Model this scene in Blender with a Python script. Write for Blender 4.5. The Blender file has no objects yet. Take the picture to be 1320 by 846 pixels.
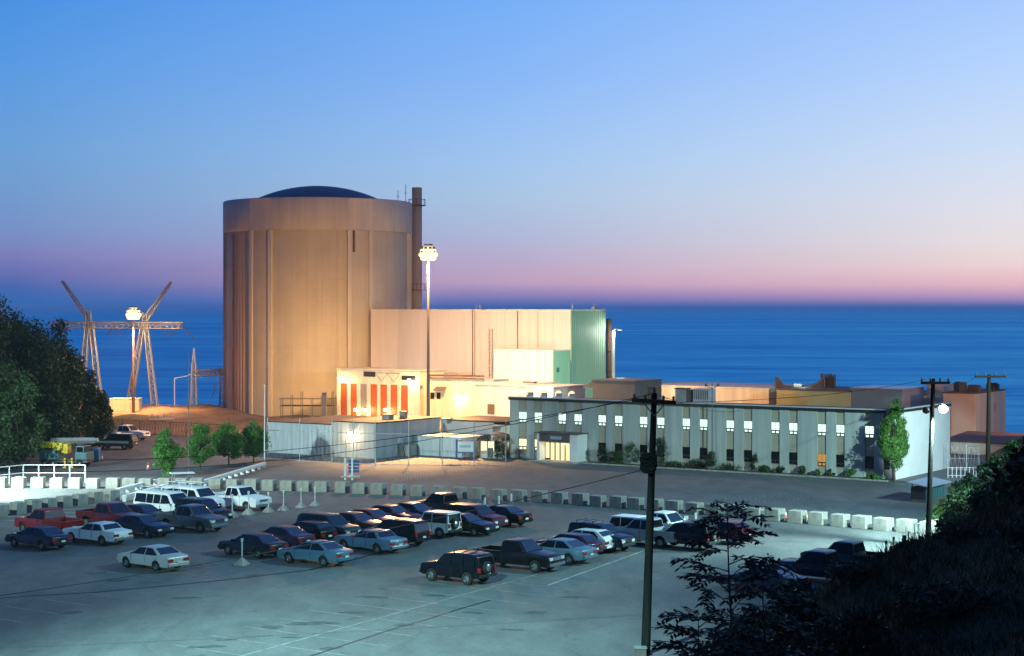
import bpy, bmesh, math, random
import numpy as np
from mathutils import Vector, Matrix

random.seed(7)
RNG = np.random.default_rng(11)
SC = bpy.context.scene
COL = SC.collection
R = math.radians

# ------------------------------------------------------------------ camera
CAM_H, FPX, HZ, CXP = 17.5, 2200.0, 398.0, 660.0     # eye height (m), focal length in photo pixels, horizon row, centre column
cam_d = bpy.data.cameras.new('Camera')
cam = bpy.data.objects.new('Camera', cam_d)
COL.objects.link(cam)
cam.location = (0, 0, CAM_H)
cam.rotation_euler = (R(90), 0, 0)
cam_d.sensor_width = 36.0
cam_d.lens = 36.0 * FPX / 1320.0
cam_d.shift_y = -(423.0 - HZ) / 1320.0
cam_d.clip_start = 0.5
cam_d.clip_end = 120000
SC.camera = cam

# ------------------------------------------------------------------ colour management
SC.view_settings.view_transform = 'Standard'
SC.view_settings.look = 'None'
SC.view_settings.exposure = 0.0
SC.view_settings.gamma = 1.0
SC.view_settings.use_curve_mapping = False
SC.cycles.use_denoising = True
SC.cycles.max_bounces = 5
SC.cycles.diffuse_bounces = 3
SC.cycles.glossy_bounces = 3
SC.cycles.transparent_max_bounces = 12
SC.cycles.volume_bounces = 3
SC.cycles.caustics_reflective = False
SC.cycles.caustics_refractive = False
SC.cycles.sample_clamp_indirect = 4.0


def lin(r, g, b):
    def f(c):
        c /= 255.0
        return c / 12.92 if c <= 0.04045 else ((c + 0.055) / 1.055) ** 2.4
    return (f(r), f(g), f(b), 1.0)


# ------------------------------------------------------------------ dusk sky
W = bpy.data.worlds.new('World')
SC.world = W
W.use_nodes = True
nt = W.node_tree
nt.nodes.clear()


def wn(t, **k):
    n = nt.nodes.new(t)
    for a, b in k.items():
        setattr(n, a, b)
    return n


wout = wn('ShaderNodeOutputWorld')
wbg = wn('ShaderNodeBackground')
wbg.inputs['Strength'].default_value = 1.0
nt.links.new(wbg.outputs[0], wout.inputs[0])
tc = wn('ShaderNodeTexCoord')
sep = wn('ShaderNodeSeparateXYZ')
nt.links.new(tc.outputs['Generated'], sep.inputs[0])


def maprange(sock, a, b, smooth=False):
    m = wn('ShaderNodeMapRange')
    m.clamp = True
    if smooth:
        m.interpolation_type = 'SMOOTHSTEP'
    m.inputs[1].default_value = a
    m.inputs[2].default_value = b
    nt.links.new(sock, m.inputs[0])
    return m.outputs[0]


elev = maprange(sep.outputs['Z'], -0.02, 0.30)


def ramp(stops):
    r = wn('ShaderNodeValToRGB')
    cr = r.color_ramp
    cr.interpolation = 'EASE' if False else 'LINEAR'
    while len(cr.elements) > 1:
        cr.elements.remove(cr.elements[-1])
    first = True
    for py, c in sorted(stops, key=lambda s: -s[0]):
        z = (HZ - py) / FPX
        p = (z + 0.02) / 0.32
        e = cr.elements[0] if first else cr.elements.new(p)
        e.position = p
        first = False
        e.color = lin(*c)
    nt.links.new(elev, r.inputs[0])
    return r.outputs[0]


sky_l = ramp([(-230, (48, 110, 195)), (0, (68, 142, 226)), (100, (88, 154, 226)), (200, (108, 160, 216)), (250, (114, 156, 208)),
              (300, (120, 146, 200)), (330, (126, 128, 188)), (352, (106, 112, 178)), (374, (68, 102, 176)), (388, (48, 106, 182)), (399, (40, 110, 186))])
sky_m = ramp([(-230, (80, 140, 225)), (0, (118, 176, 248)), (100, (138, 185, 248)), (160, (152, 194, 246)), (215, (164, 200, 240)),
              (255, (172, 200, 230)), (300, (178, 189, 220)), (335, (190, 176, 207)), (364, (202, 168, 196)), (378, (166, 143, 191)),
              (391, (116, 122, 189)), (400, (64, 114, 189))])
sky_r = ramp([(-230, (110, 165, 240)), (0, (164, 200, 255)), (100, (184, 214, 255)), (200, (208, 225, 248)), (270, (228, 228, 238)),
              (315, (238, 228, 228)), (345, (247, 218, 216)), (368, (243, 192, 200)), (381, (212, 166, 198)), (391, (164, 138, 192)),
              (400, (76, 114, 188))])


def mix(fac, a, b):
    m = wn('ShaderNodeMix')
    m.data_type = 'RGBA'
    if isinstance(fac, float):
        m.inputs[0].default_value = fac
    else:
        nt.links.new(fac, m.inputs[0])
    for s, i in ((a, 6), (b, 7)):
        if isinstance(s, tuple):
            m.inputs[i].default_value = s
        else:
            nt.links.new(s, m.inputs[i])
    return m.outputs[2]


c1 = mix(maprange(sep.outputs['X'], -0.28, 0.0), sky_l, sky_m)
c2 = mix(maprange(sep.outputs['X'], 0.0, 0.28), c1, sky_r)
c3 = mix(maprange(sep.outputs['Z'], 0.22, 0.85, True), c2, lin(50, 92, 168))
back = maprange(sep.outputs['Y'], 0.1, -0.7, True)
c4 = mix(back, c3, lin(42, 66, 116))
nt.links.new(c4, wbg.inputs['Color'])

# ------------------------------------------------------------------ pixel -> world helpers
U = Vector((0.829, -0.559, 0.0))
V = Vector((0.559, 0.829, 0.0))


def G(px, py, z=0.0):
    y = (CAM_H - z) * FPX / (py - HZ)
    return Vector(((px - CXP) / FPX * y, y, z))


def P(px, py, y):
    return Vector(((px - CXP) / FPX * y, y, CAM_H - (py - HZ) / FPX * y))


def Zof(py, y):
    return CAM_H - (py - HZ) / FPX * y


def along(o, d, px):
    """distance from o along the ground direction d to where the line crosses photo column px"""
    a = (px - CXP) / FPX
    return (a * o.y - o.x) / (d.x - a * d.y)


# ------------------------------------------------------------------ objects
BASE = {}


def tag(o, label=None, cat=None, group=None, kind=None):
    if label:
        o['label'] = label
    if cat:
        o['category'] = cat
    if group:
        o['group'] = group
    if kind:
        o['kind'] = kind
    return o


def thing(name, loc, label, cat, group=None, rz=0.0):
    o = bpy.data.objects.new(name, None)
    COL.objects.link(o)
    o.empty_display_size = 0.3
    o.location = loc
    o.rotation_euler = (0, 0, rz)
    BASE[o.name] = Vector(loc)
    return tag(o, label, cat, group)


class MB:
    """collects shapes in world (or local) coordinates and links them as one mesh object"""

    def __init__(self):
        self.v, self.f, self.s = [], [], []

    def add(self, verts, faces, smooth=False):
        n = len(self.v)
        self.v.extend(tuple(p) for p in verts)
        for q in faces:
            self.f.append(tuple(i + n for i in q))
            self.s.append(smooth)
        return self

    def obox(self, o, a, b, a0, a1, b0, b1, z0, z1):
        """box spanned by ground directions a and b from origin o"""
        pts = []
        for z in (z0, z1):
            for (p, q) in ((a0, b0), (a1, b0), (a1, b1), (a0, b1)):
                w = o + a * p + b * q
                pts.append((w.x, w.y, o.z + z))
        return self.add(pts, [(3, 2, 1, 0), (4, 5, 6, 7), (0, 1, 5, 4), (1, 2, 6, 5), (2, 3, 7, 6), (3, 0, 4, 7)])

    def ubox(self, o, s0, s1, t0, t1, z0, z1):
        return self.obox(o, U, V, s0, s1, t0, t1, z0, z1)

    def box(self, x0, x1, y0, y1, z0, z1):
        return self.obox(Vector((0, 0, 0)), Vector((1, 0, 0)), Vector((0, 1, 0)), x0, x1, y0, y1, z0, z1)

    def prism(self, poly, z0, z1):
        n = len(poly)
        pts = [(p[0], p[1], z0) for p in poly] + [(p[0], p[1], z1) for p in poly]
        fs = [tuple(reversed(range(n))), tuple(range(n, 2 * n))]
        fs += [(i, (i + 1) % n, n + (i + 1) % n, n + i) for i in range(n)]
        return self.add(pts, fs)

    def tube(self, pts, r, n=8, caps=True, smooth=True):
        pts = [Vector(p) for p in pts]
        rr = r if isinstance(r, (list, tuple)) else [r] * len(pts)
        vs, fs = [], []
        for i, p in enumerate(pts):
            d = (pts[min(i + 1, len(pts) - 1)] - pts[max(i - 1, 0)]).normalized()
            ref = Vector((0, 0, 1)) if abs(d.z) < 0.95 else Vector((1, 0, 0))
            a = d.cross(ref).normalized()
            b = a.cross(d)
            for k in range(n):
                t = 2 * math.pi * k / n
                vs.append(p + (a * math.cos(t) + b * math.sin(t)) * rr[i])
        for i in range(len(pts) - 1):
            for k in range(n):
                k2 = (k + 1) % n
                fs.append((i * n + k, i * n + k2, (i + 1) * n + k2, (i + 1) * n + k))
        self.add(vs, fs, smooth)
        if caps:
            m = len(pts)
            self.add(vs[:n], [tuple(range(n))])
            self.add(vs[(m - 1) * n:], [tuple(reversed(range(n)))])
        return self

    def lathe(self, prof, c, n=24, a0=0.0, a1=2 * math.pi, smooth=True, close=True):
        full = abs(a1 - a0 - 2 * math.pi) < 1e-6
        m = n if full else n + 1
        vs, fs = [], []
        for (r, z) in prof:
            for k in range(m):
                t = a0 + (a1 - a0) * k / n
                vs.append((c[0] + r * math.cos(t), c[1] + r * math.sin(t), c[2] + z))
        for i in range(len(prof) - 1):
            for k in range(n):
                k2 = (k + 1) % m
                fs.append((i * m + k, i * m + k2, (i + 1) * m + k2, (i + 1) * m + k))
        return self.add(vs, fs, smooth)

    def sphere(self, c, r, n=12, m=8, sz=1.0):
        prof = [(max(r * math.sin(math.pi * i / m), 1e-4), -r * sz * math.cos(math.pi * i / m)) for i in range(m + 1)]
        return self.lathe(prof, c, n)

    def build(self, name, mat, parent=None, base=None, bevel=0.0, local=False):
        me = bpy.data.meshes.new(name)
        if parent is not None:
            b = BASE[parent.name] if not local else Vector((0, 0, 0))
        elif base is not None:
            b = Vector(base)
        elif self.v:
            xs = [p[0] for p in self.v]
            ys = [p[1] for p in self.v]
            b = Vector(((min(xs) + max(xs)) / 2, (min(ys) + max(ys)) / 2, min(p[2] for p in self.v)))
        else:
            b = Vector((0, 0, 0))
        me.from_pydata([(p[0] - b.x, p[1] - b.y, p[2] - b.z) for p in self.v], [], self.f)
        me.polygons.foreach_set('use_smooth', self.s)
        me.update()
        if bevel > 0:
            bm = bmesh.new()
            bm.from_mesh(me)
            bmesh.ops.remove_doubles(bm, verts=bm.verts, dist=1e-5)
            es = [e for e in bm.edges if len(e.link_faces) == 2 and e.calc_face_angle(0) > 0.6]
            bmesh.ops.bevel(bm, geom=es, offset=bevel, segments=2, affect='EDGES', profile=0.6)
            bm.to_mesh(me)
            bm.free()
        o = bpy.data.objects.new(name, me)
        COL.objects.link(o)
        if mat is not None:
            me.materials.append(mat)
        if parent is not None:
            o.parent = parent
        else:
            o.location = b
        BASE[o.name] = b if not local else Vector((0, 0, 0))
        return o


def clone(o, parent=None):
    c = o.copy()
    COL.objects.link(c)
    if parent is not None:
        c.parent = parent
    for k in list(o.children):
        clone(k, c)
    return c


# ------------------------------------------------------------------ materials
def mat(name, col, rough=0.7, col2=None, scale=0.5, bump=0.0, bscale=8.0, metal=0.0, coat=0.0, stretch=(1, 1, 1), spec=0.5, detail=6.0,
        emit=None, estr=0.0, streak=0.0, sscale=0.9):
    m = bpy.data.materials.new(name)
    m.use_nodes = True
    t = m.node_tree
    b = t.nodes['Principled BSDF']
    b.inputs['Roughness'].default_value = rough
    b.inputs['Metallic'].default_value = metal
    b.inputs['Coat Weight'].default_value = coat
    b.inputs['Coat Roughness'].default_value = 0.08
    b.inputs['Specular IOR Level'].default_value = spec
    c = tuple(col) + (1.0,) if len(col) == 3 else col
    b.inputs['Base Color'].default_value = c
    if emit is not None:
        b.inputs['Emission Color'].default_value = tuple(emit) + (1.0,)
        b.inputs['Emission Strength'].default_value = estr
    if col2 is not None or bump > 0:
        tcn = t.nodes.new('ShaderNodeTexCoord')
        mp = t.nodes.new('ShaderNodeMapping')
        mp.inputs['Scale'].default_value = stretch
        t.links.new(tcn.outputs['Object'], mp.inputs[0])
    if col2 is not None:
        no = t.nodes.new('ShaderNodeTexNoise')
        no.inputs['Scale'].default_value = scale
        no.inputs['Detail'].default_value = detail
        no.inputs['Roughness'].default_value = 0.62
        t.links.new(mp.outputs[0], no.inputs['Vector'])
        rp = t.nodes.new('ShaderNodeValToRGB')
        rp.color_ramp.elements[0].position = 0.36
        rp.color_ramp.elements[1].position = 0.66
        rp.color_ramp.elements[0].color = c
        rp.color_ramp.elements[1].color = tuple(col2) + (1.0,)
        t.links.new(no.outputs['Fac'], rp.inputs[0])
        t.links.new(rp.outputs[0], b.inputs['Base Color'])
        if streak > 0:      # rain streaks and grime running down the face
            m2 = t.nodes.new('ShaderNodeMapping')
            m2.inputs['Scale'].default_value = (1.0, 1.0, 0.045)
            t.links.new(tcn.outputs['Object'], m2.inputs[0])
            n3 = t.nodes.new('ShaderNodeTexNoise')
            n3.inputs['Scale'].default_value = sscale
            n3.inputs['Detail'].default_value = 7
            n3.inputs['Roughness'].default_value = 0.7
            t.links.new(m2.outputs[0], n3.inputs['Vector'])
            r3 = t.nodes.new('ShaderNodeMapRange')
            r3.inputs[1].default_value = 0.35
            r3.inputs[2].default_value = 0.65
            r3.inputs[3].default_value = 1.0 - streak
            r3.inputs[4].default_value = 1.0 + streak * .35
            t.links.new(n3.outputs['Fac'], r3.inputs[0])
            mm = t.nodes.new('ShaderNodeMix')
            mm.data_type = 'RGBA'
            mm.blend_type = 'MULTIPLY'
            mm.inputs[0].default_value = 1.0
            t.links.new(rp.outputs[0], mm.inputs[6])
            t.links.new(r3.outputs[0], mm.inputs[7])
            t.links.new(mm.outputs[2], b.inputs['Base Color'])
    if bump > 0:
        n2 = t.nodes.new('ShaderNodeTexNoise')
        n2.inputs['Scale'].default_value = bscale
        n2.inputs['Detail'].default_value = 4
        t.links.new(mp.outputs[0], n2.inputs['Vector'])
        bp = t.nodes.new('ShaderNodeBump')
        bp.inputs['Strength'].default_value = bump
        bp.inputs['Distance'].default_value = 0.1
        t.links.new(n2.outputs['Fac'], bp.inputs['Height'])
        t.links.new(bp.outputs[0], b.inputs['Normal'])
    return m


def lamp_mat(name, c, s):
    m = bpy.data.materials.new(name)
    m.use_nodes = True
    t = m.node_tree
    t.nodes.clear()
    o = t.nodes.new('ShaderNodeOutputMaterial')
    e = t.nodes.new('ShaderNodeEmission')
    e.inputs[0].default_value = tuple(c) + (1.0,)
    e.inputs[1].default_value = s
    t.links.new(e.outputs[0], o.inputs[0])
    return m


def point(loc, col, power, radius=0.25):
    l = bpy.data.lights.new('lamp_or_fill', 'POINT')
    l.energy = power
    l.color = col
    l.shadow_soft_size = radius
    o = bpy.data.objects.new('lamp_or_fill', l)
    COL.objects.link(o)
    o.location = loc
    return o


def spot(loc, target, col, power, angle=120, blend=0.6, radius=0.25):
    l = bpy.data.lights.new('flood_or_fill', 'SPOT')
    l.energy = power
    l.color = col
    l.shadow_soft_size = radius
    l.spot_size = R(angle)
    l.spot_blend = blend
    o = bpy.data.objects.new('flood_or_fill', l)
    COL.objects.link(o)
    o.location = loc
    o.rotation_euler = (Vector(target) - Vector(loc)).to_track_quat('-Z', 'Y').to_euler()
    return o


SODIUM = (1.0, 0.52, 0.19)
WARM = (1.0, 0.72, 0.36)
MERC = (0.50, 1.0, 0.97)
COOL = (0.74, 0.97, 1.0)

M = {}
M['concrete'] = mat('concrete', (0.44, 0.40, 0.335), 0.85, (0.51, 0.46, 0.39), 0.22, 0.15, 3.0, streak=.10, sscale=.6)
M['concrete_rib'] = mat('concrete_rib', (0.50, 0.46, 0.42), 0.85, (0.56, 0.52, 0.47), 0.3)
M['concrete_band'] = mat('concrete_band', (0.47, 0.44, 0.42), 0.85, (0.55, 0.52, 0.49), 0.15, 0.1, 2.0, streak=.16, sscale=.5)
M['dome'] = mat('dome', (0.05, 0.075, 0.12), 0.6, (0.07, 0.10, 0.15), 0.3)
M['siding'] = mat('siding', (0.62, 0.57, 0.545), 0.55, (0.68, 0.62, 0.60), 0.08, stretch=(1, 1, 0.3), streak=.07, sscale=.8)
M['siding_green'] = mat('siding_green', (0.29, 0.47, 0.36), 0.5, (0.34, 0.53, 0.41), 0.1, stretch=(1, 1, 0.3))
M['white_wall'] = mat('white_wall', (0.66, 0.64, 0.60), 0.6, (0.72, 0.70, 0.66), 0.2, streak=.15, sscale=1.0)
M['cream_wall'] = mat('cream_wall', (0.62, 0.57, 0.46), 0.7, (0.70, 0.65, 0.53), 0.25, 0.05, streak=.2, sscale=1.0)
M['blue_siding'] = mat('blue_siding', (0.50, 0.56, 0.58), 0.5, (0.58, 0.63, 0.65), 0.3, stretch=(1, 1, 0.25), streak=.22, sscale=1.2)
M['grey_wall'] = mat('grey_wall', (0.42, 0.41, 0.41), 0.75, (0.48, 0.47, 0.46), 0.3)
M['office_wall'] = mat('office_wall', (0.37, 0.41, 0.39), 0.8, (0.44, 0.475, 0.45), 0.35, 0.08, 5.0, stretch=(1, 1, 0.5), streak=.22, sscale=1.3)
M['office_strip'] = mat('office_strip', (0.33, 0.31, 0.23), 0.7, (0.38, 0.36, 0.28), 0.6)
M['side_white'] = mat('side_white', (0.66, 0.67, 0.68), 0.7, (0.74, 0.75, 0.76), 0.3)
M['brown_roof'] = mat('brown_roof', (0.055, 0.038, 0.032), 0.9, (0.09, 0.062, 0.05), 0.4)
M['brown_metal'] = mat('brown_metal', (0.12, 0.09, 0.08), 0.6, (0.16, 0.12, 0.105), 0.3)
M['orange_door'] = mat('orange_door', (0.52, 0.10, 0.02), 0.5, (0.42, 0.08, 0.018), 0.8)
M['grey_door'] = mat('grey_door', (0.25, 0.2, 0.18), 0.5)
M['dark_frame'] = mat('dark_frame', (0.02, 0.022, 0.024), 0.4)
M['dark_glass'] = mat('dark_glass', (0.006, 0.007, 0.009), 0.08, spec=0.35)
M['screen_glass'] = mat('screen_glass', (0.005, 0.007, 0.011), 0.05, spec=1.0, coat=0.6)
M['steel'] = mat('steel', (0.33, 0.32, 0.31), 0.45, (0.42, 0.41, 0.39), 1.2, metal=0.5)
M['dark_steel'] = mat('dark_steel', (0.07, 0.065, 0.06), 0.55, (0.12, 0.10, 0.085), 0.9)
M['rust_steel'] = mat('rust_steel', (0.16, 0.085, 0.05), 0.8, (0.09, 0.06, 0.05), 0.8)
M['stack'] = mat('stack', (0.52, 0.40, 0.33), 0.75, (0.44, 0.33, 0.28), 0.3, stretch=(1, 1, 0.2))
M['white_paint'] = mat('white_paint', (0.74, 0.75, 0.74), 0.45, (0.66, 0.67, 0.66), 1.5)
M['galv'] = mat('galv', (0.45, 0.47, 0.48), 0.4, (0.55, 0.57, 0.58), 2.0, metal=0.6)
M['wood_pole'] = mat('wood_pole', (0.022, 0.017, 0.015), 0.9, (0.038, 0.03, 0.026), 1.2, 0.3, 6.0, stretch=(4, 4, 0.3), spec=.08)
M['grey_pole'] = mat('grey_pole', (0.007, 0.007, 0.007), 0.95, (0.020, 0.0195, 0.019), 1.0, 0.3, 6.0, stretch=(4, 4, 0.3), spec=.06)
M['cable'] = mat('cable', (0.010, 0.010, 0.011), 0.8, spec=.1)
M['block'] = mat('block', (0.28, 0.27, 0.235), 0.9, (0.45, 0.43, 0.39), 1.1, 0.3, 9.0, streak=.35, sscale=3.0)
M['cone_orange'] = mat('cone_orange', (0.75, 0.13, 0.04), 0.5)
M['rubber'] = mat('rubber', (0.012, 0.012, 0.012), 0.85)
M['rim'] = mat('rim', (0.48, 0.49, 0.5), 0.3, metal=0.85)
M['chrome'] = mat('chrome', (0.6, 0.61, 0.63), 0.15, metal=1.0)
M['head_glass'] = mat('head_glass', (0.7, 0.72, 0.74), 0.1, spec=0.9)
M['tail_glass'] = mat('tail_glass', (0.35, 0.012, 0.012), 0.15)
M['plastic_black'] = mat('plastic_black', (0.018, 0.018, 0.02), 0.5)
M['plate'] = mat('plate', (0.72, 0.74, 0.76), 0.5)
M['yellow'] = mat('yellow', (0.72, 0.55, 0.02), 0.45, (0.6, 0.44, 0.02), 1.5)
M['teal_paint'] = mat('teal_paint', (0.04, 0.13, 0.15), 0.45)
M['blue_paint'] = mat('blue_paint', (0.03, 0.10, 0.30), 0.5)
M['mulch'] = mat('mulch', (0.045, 0.05, 0.03), 0.95, (0.09, 0.075, 0.05), 2.0)


def leaf_mat(name, a, b, trans=0.25):
    m = bpy.data.materials.new(name)
    m.use_nodes = True
    t = m.node_tree
    p = t.nodes['Principled BSDF']
    p.inputs['Roughness'].default_value = 0.55
    p.inputs['Specular IOR Level'].default_value = 0.12 if max(b) < .06 else 0.3
    g = t.nodes.new('ShaderNodeNewGeometry')
    rp = t.nodes.new('ShaderNodeValToRGB')
    rp.color_ramp.elements[0].color = tuple(a) + (1,)
    rp.color_ramp.elements[1].color = tuple(b) + (1,)
    t.links.new(g.outputs['Random Per Island'], rp.inputs[0])
    t.links.new(rp.outputs[0], p.inputs['Base Color'])
    tr = t.nodes.new('ShaderNodeBsdfTranslucent')
    t.links.new(rp.outputs[0], tr.inputs[0])
    mx = t.nodes.new('ShaderNodeMixShader')
    mx.inputs[0].default_value = trans
    t.links.new(p.outputs[0], mx.inputs[1])
    t.links.new(tr.outputs[0], mx.inputs[2])
    t.links.new(mx.outputs[0], t.nodes['Material Output'].inputs[0])
    return m


M['leaf_dark'] = leaf_mat('leaf_dark', (0.018, 0.035, 0.014), (0.045, 0.075, 0.028))
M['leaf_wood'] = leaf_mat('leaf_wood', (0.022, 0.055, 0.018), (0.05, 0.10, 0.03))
M['leaf_mid'] = leaf_mat('leaf_mid', (0.035, 0.085, 0.02), (0.075, 0.15, 0.04))
M['leaf_lit'] = leaf_mat('leaf_lit', (0.06, 0.17, 0.03), (0.12, 0.28, 0.055))  # brightened green, lamplight on the trees put into the leaf colour
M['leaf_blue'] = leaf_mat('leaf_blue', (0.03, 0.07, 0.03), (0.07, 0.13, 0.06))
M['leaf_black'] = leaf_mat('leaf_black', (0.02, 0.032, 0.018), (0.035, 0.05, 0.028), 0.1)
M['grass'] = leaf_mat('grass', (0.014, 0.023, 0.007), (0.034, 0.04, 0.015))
M['bark'] = mat('bark', (0.06, 0.045, 0.032), 0.9, (0.10, 0.08, 0.06), 3.0, 0.4, 8.0)

# ================================================================== SETTING: terrain, lot, sea
TOE = [(6, -60), (6, 36), (4, 50), (5, 62), (G(890, 846).x, G(890, 846).y), (G(1005, 795).x, G(1005, 795).y), (G(1100, 757).x, G(1100, 757).y),
       (G(1165, 724).x, G(1165, 724).y), (G(1216, 694).x, G(1216, 694).y), (G(1250, 652).x, G(1250, 652).y), (G(1300, 612).x, G(1300, 612).y), (58, 215), (62, 300)]
_ty = np.array([p[1] for p in TOE], float)
_tx = np.array([p[0] for p in TOE], float)
_cx = np.array([-400., -60., 0., 40., 58., 66., 80., 400.])
_cy = np.array([300., 297., 300., 290., 268., 238., 222., 216.])


def smooth01(t):
    t = np.clip(t, 0, 1)
    return t * t * (3 - 2 * t)


def terrain_h(x, y):
    x = np.asarray(x, float)
    y = np.asarray(y, float)
    toe = np.interp(y, _ty, _tx)
    d = np.clip((x - toe) * 0.86, 0, None)
    lump = 0.35 * np.sin(x * 0.31 + 1.3 * np.sin(y * 0.17)) + 0.25 * np.sin(y * 0.43 + x * 0.13)
    h2 = 13.0 * (1 - np.exp(-d * 0.052)) * smooth01(d / 3.0 + 0.25) * (d > 0) + lump * smooth01(d / 6.0)
    h2 = h2 * smooth01((232 - y) / 40.0)
    h1 = np.clip(15.6 * (60 - y) / 55.0, 0, 15.6)
    h = np.maximum(h1, h2)
    # low dune behind the yard on the left
    m = smooth01((y - 232) / 26.0) * smooth01((-22 - x) / 12.0) * smooth01((296 - y) / 8)
    h = h + m * (0.9 + 0.35 * np.sin(x * 0.21 + 0.5 * np.sin(y * .2)) + 0.22 * np.sin(x * 0.67 + y * 0.3))
    # wooded bank on the far left
    b = smooth01((-66 - x) / 20.0) * smooth01((y - 176) / 10.0)
    h = h + 5.0 * b
    yc = np.interp(x, _cx, _cy)
    h = h - 8.0 * smooth01((y - yc) / 14.0)
    return h


gx = np.concatenate([np.arange(-420, -120, 12.), np.arange(-120, 96, 1.5), np.arange(96, 421, 12.)])
gy = np.concatenate([np.arange(-60, 20, 4.), np.arange(20, 330, 1.5)])
XX, YY = np.meshgrid(gx, gy)
ZZ = terrain_h(XX, YY)
nx, ny = len(gx), len(gy)
verts = np.stack([XX.ravel(), YY.ravel(), ZZ.ravel() - 0.02], 1)
idx = np.arange(nx * ny).reshape(ny, nx)
quads = np.stack([idx[:-1, :-1].ravel(), idx[:-1, 1:].ravel(), idx[1:, 1:].ravel(), idx[1:, :-1].ravel()], 1)
me = bpy.data.meshes.new('ground')
me.from_pydata(verts.tolist(), [], quads.tolist())
me.polygons.foreach_set('use_smooth', [True] * len(me.polygons))
# which surface covers the ground: 1 where it is overgrown hillside, 0 where it is bare sandy dirt
toe = np.interp(YY, _ty, _tx)
over = np.maximum(smooth01((XX - toe) / 3.0) * (YY < 226), (YY < 58))
over = np.maximum(over, smooth01((-52 - XX) / 8) * (YY > 176) * (YY < 262))
att = me.attributes.new('overgrown', 'FLOAT', 'POINT')
att.data.foreach_set('value', over.astype(float).ravel())
ground = bpy.data.objects.new('ground', me)
COL.objects.link(ground)
tag(ground, kind='structure')
gm = bpy.data.materials.new('ground_soil')
gm.use_nodes = True
t = gm.node_tree
pb = t.nodes['Principled BSDF']
pb.inputs['Roughness'].default_value = 0.95
pb.inputs['Specular IOR Level'].default_value = 0.2
tcn = t.nodes.new('ShaderNodeTexCoord')


def nramp(t, vec, scale, a, b, p0=0.35, p1=0.68, detail=8.0):
    n = t.nodes.new('ShaderNodeTexNoise')
    n.inputs['Scale'].default_value = scale
    n.inputs['Detail'].default_value = detail
    n.inputs['Roughness'].default_value = 0.65
    t.links.new(vec, n.inputs['Vector'])
    r = t.nodes.new('ShaderNodeValToRGB')
    r.color_ramp.elements[0].position = p0
    r.color_ramp.elements[1].position = p1
    r.color_ramp.elements[0].color = tuple(a) + (1,)
    r.color_ramp.elements[1].color = tuple(b) + (1,)
    t.links.new(n.outputs['Fac'], r.inputs[0])
    return r.outputs[0], n.outputs['Fac']


def nmix(t, fac, a, b, mode='MIX'):
    m = t.nodes.new('ShaderNodeMix')
    m.data_type = 'RGBA'
    m.blend_type = mode
    if isinstance(fac, float):
        m.inputs[0].default_value = fac
    else:
        t.links.new(fac, m.inputs[0])
    t.links.new(a, m.inputs[6])
    if isinstance(b, tuple):
        m.inputs[7].default_value = b
    else:
        t.links.new(b, m.inputs[7])
    return m.outputs[2]


dirt, f1 = nramp(t, tcn.outputs['Object'], 0.16, (0.20, 0.13, 0.085), (0.33, 0.23, 0.155))
grs, f2 = nramp(t, tcn.outputs['Object'], 0.5, (0.016, 0.022, 0.008), (0.04, 0.045, 0.018))
an = t.nodes.new('ShaderNodeAttribute')
an.attribute_name = 'overgrown'
t.links.new(nmix(t, an.outputs['Fac'], dirt, grs), pb.inputs['Base Color'])
_, f3 = nramp(t, tcn.outputs['Object'], 1.3, (0, 0, 0), (1, 1, 1))
bp = t.nodes.new('ShaderNodeBump')
bp.inputs['Strength'].default_value = 0.8
bp.inputs['Distance'].default_value = 0.5
t.links.new(f3, bp.inputs['Height'])
t.links.new(bp.outputs[0], pb.inputs['Normal'])
me.materials.append(gm)

# asphalt of the parking lot and of the yard behind it
am = bpy.data.materials.new('asphalt')
am.use_nodes = True
t = am.node_tree
pb = t.nodes['Principled BSDF']
pb.inputs['Roughness'].default_value = 0.82
pb.inputs['Specular IOR Level'].default_value = 0.35
tcn = t.nodes.new('ShaderNodeTexCoord')
rot = t.nodes.new('ShaderNodeMapping')
rot.inputs['Rotation'].default_value = (0, 0, R(34))
rot.inputs['Scale'].default_value = (1.0, 0.45, 1.0)
t.links.new(tcn.outputs['Object'], rot.inputs[0])
base, _ = nramp(t, rot.outputs[0], 0.055, (0.090, 0.096, 0.097), (0.165, 0.168, 0.164), 0.28, 0.74)
fine, ff = nramp(t, tcn.outputs['Object'], 5.0, (0.78, 0.78, 0.78), (1.15, 1.15, 1.15), 0.3, 0.7)
mid, _ = nramp(t, rot.outputs[0], 0.55, (0.80, 0.80, 0.80), (1.12, 1.12, 1.12), 0.35, 0.65)
stain, _ = nramp(t, tcn.outputs['Object'], 0.42, (0.35, 0.35, 0.36), (1, 1, 1), 0.27, 0.34, 3.0)
c = nmix(t, 1.0, base, fine, 'MULTIPLY')
c = nmix(t, 1.0, c, mid, 'MULTIPLY')
c = nmix(t, 0.8, c, stain, 'MULTIPLY')
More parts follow.
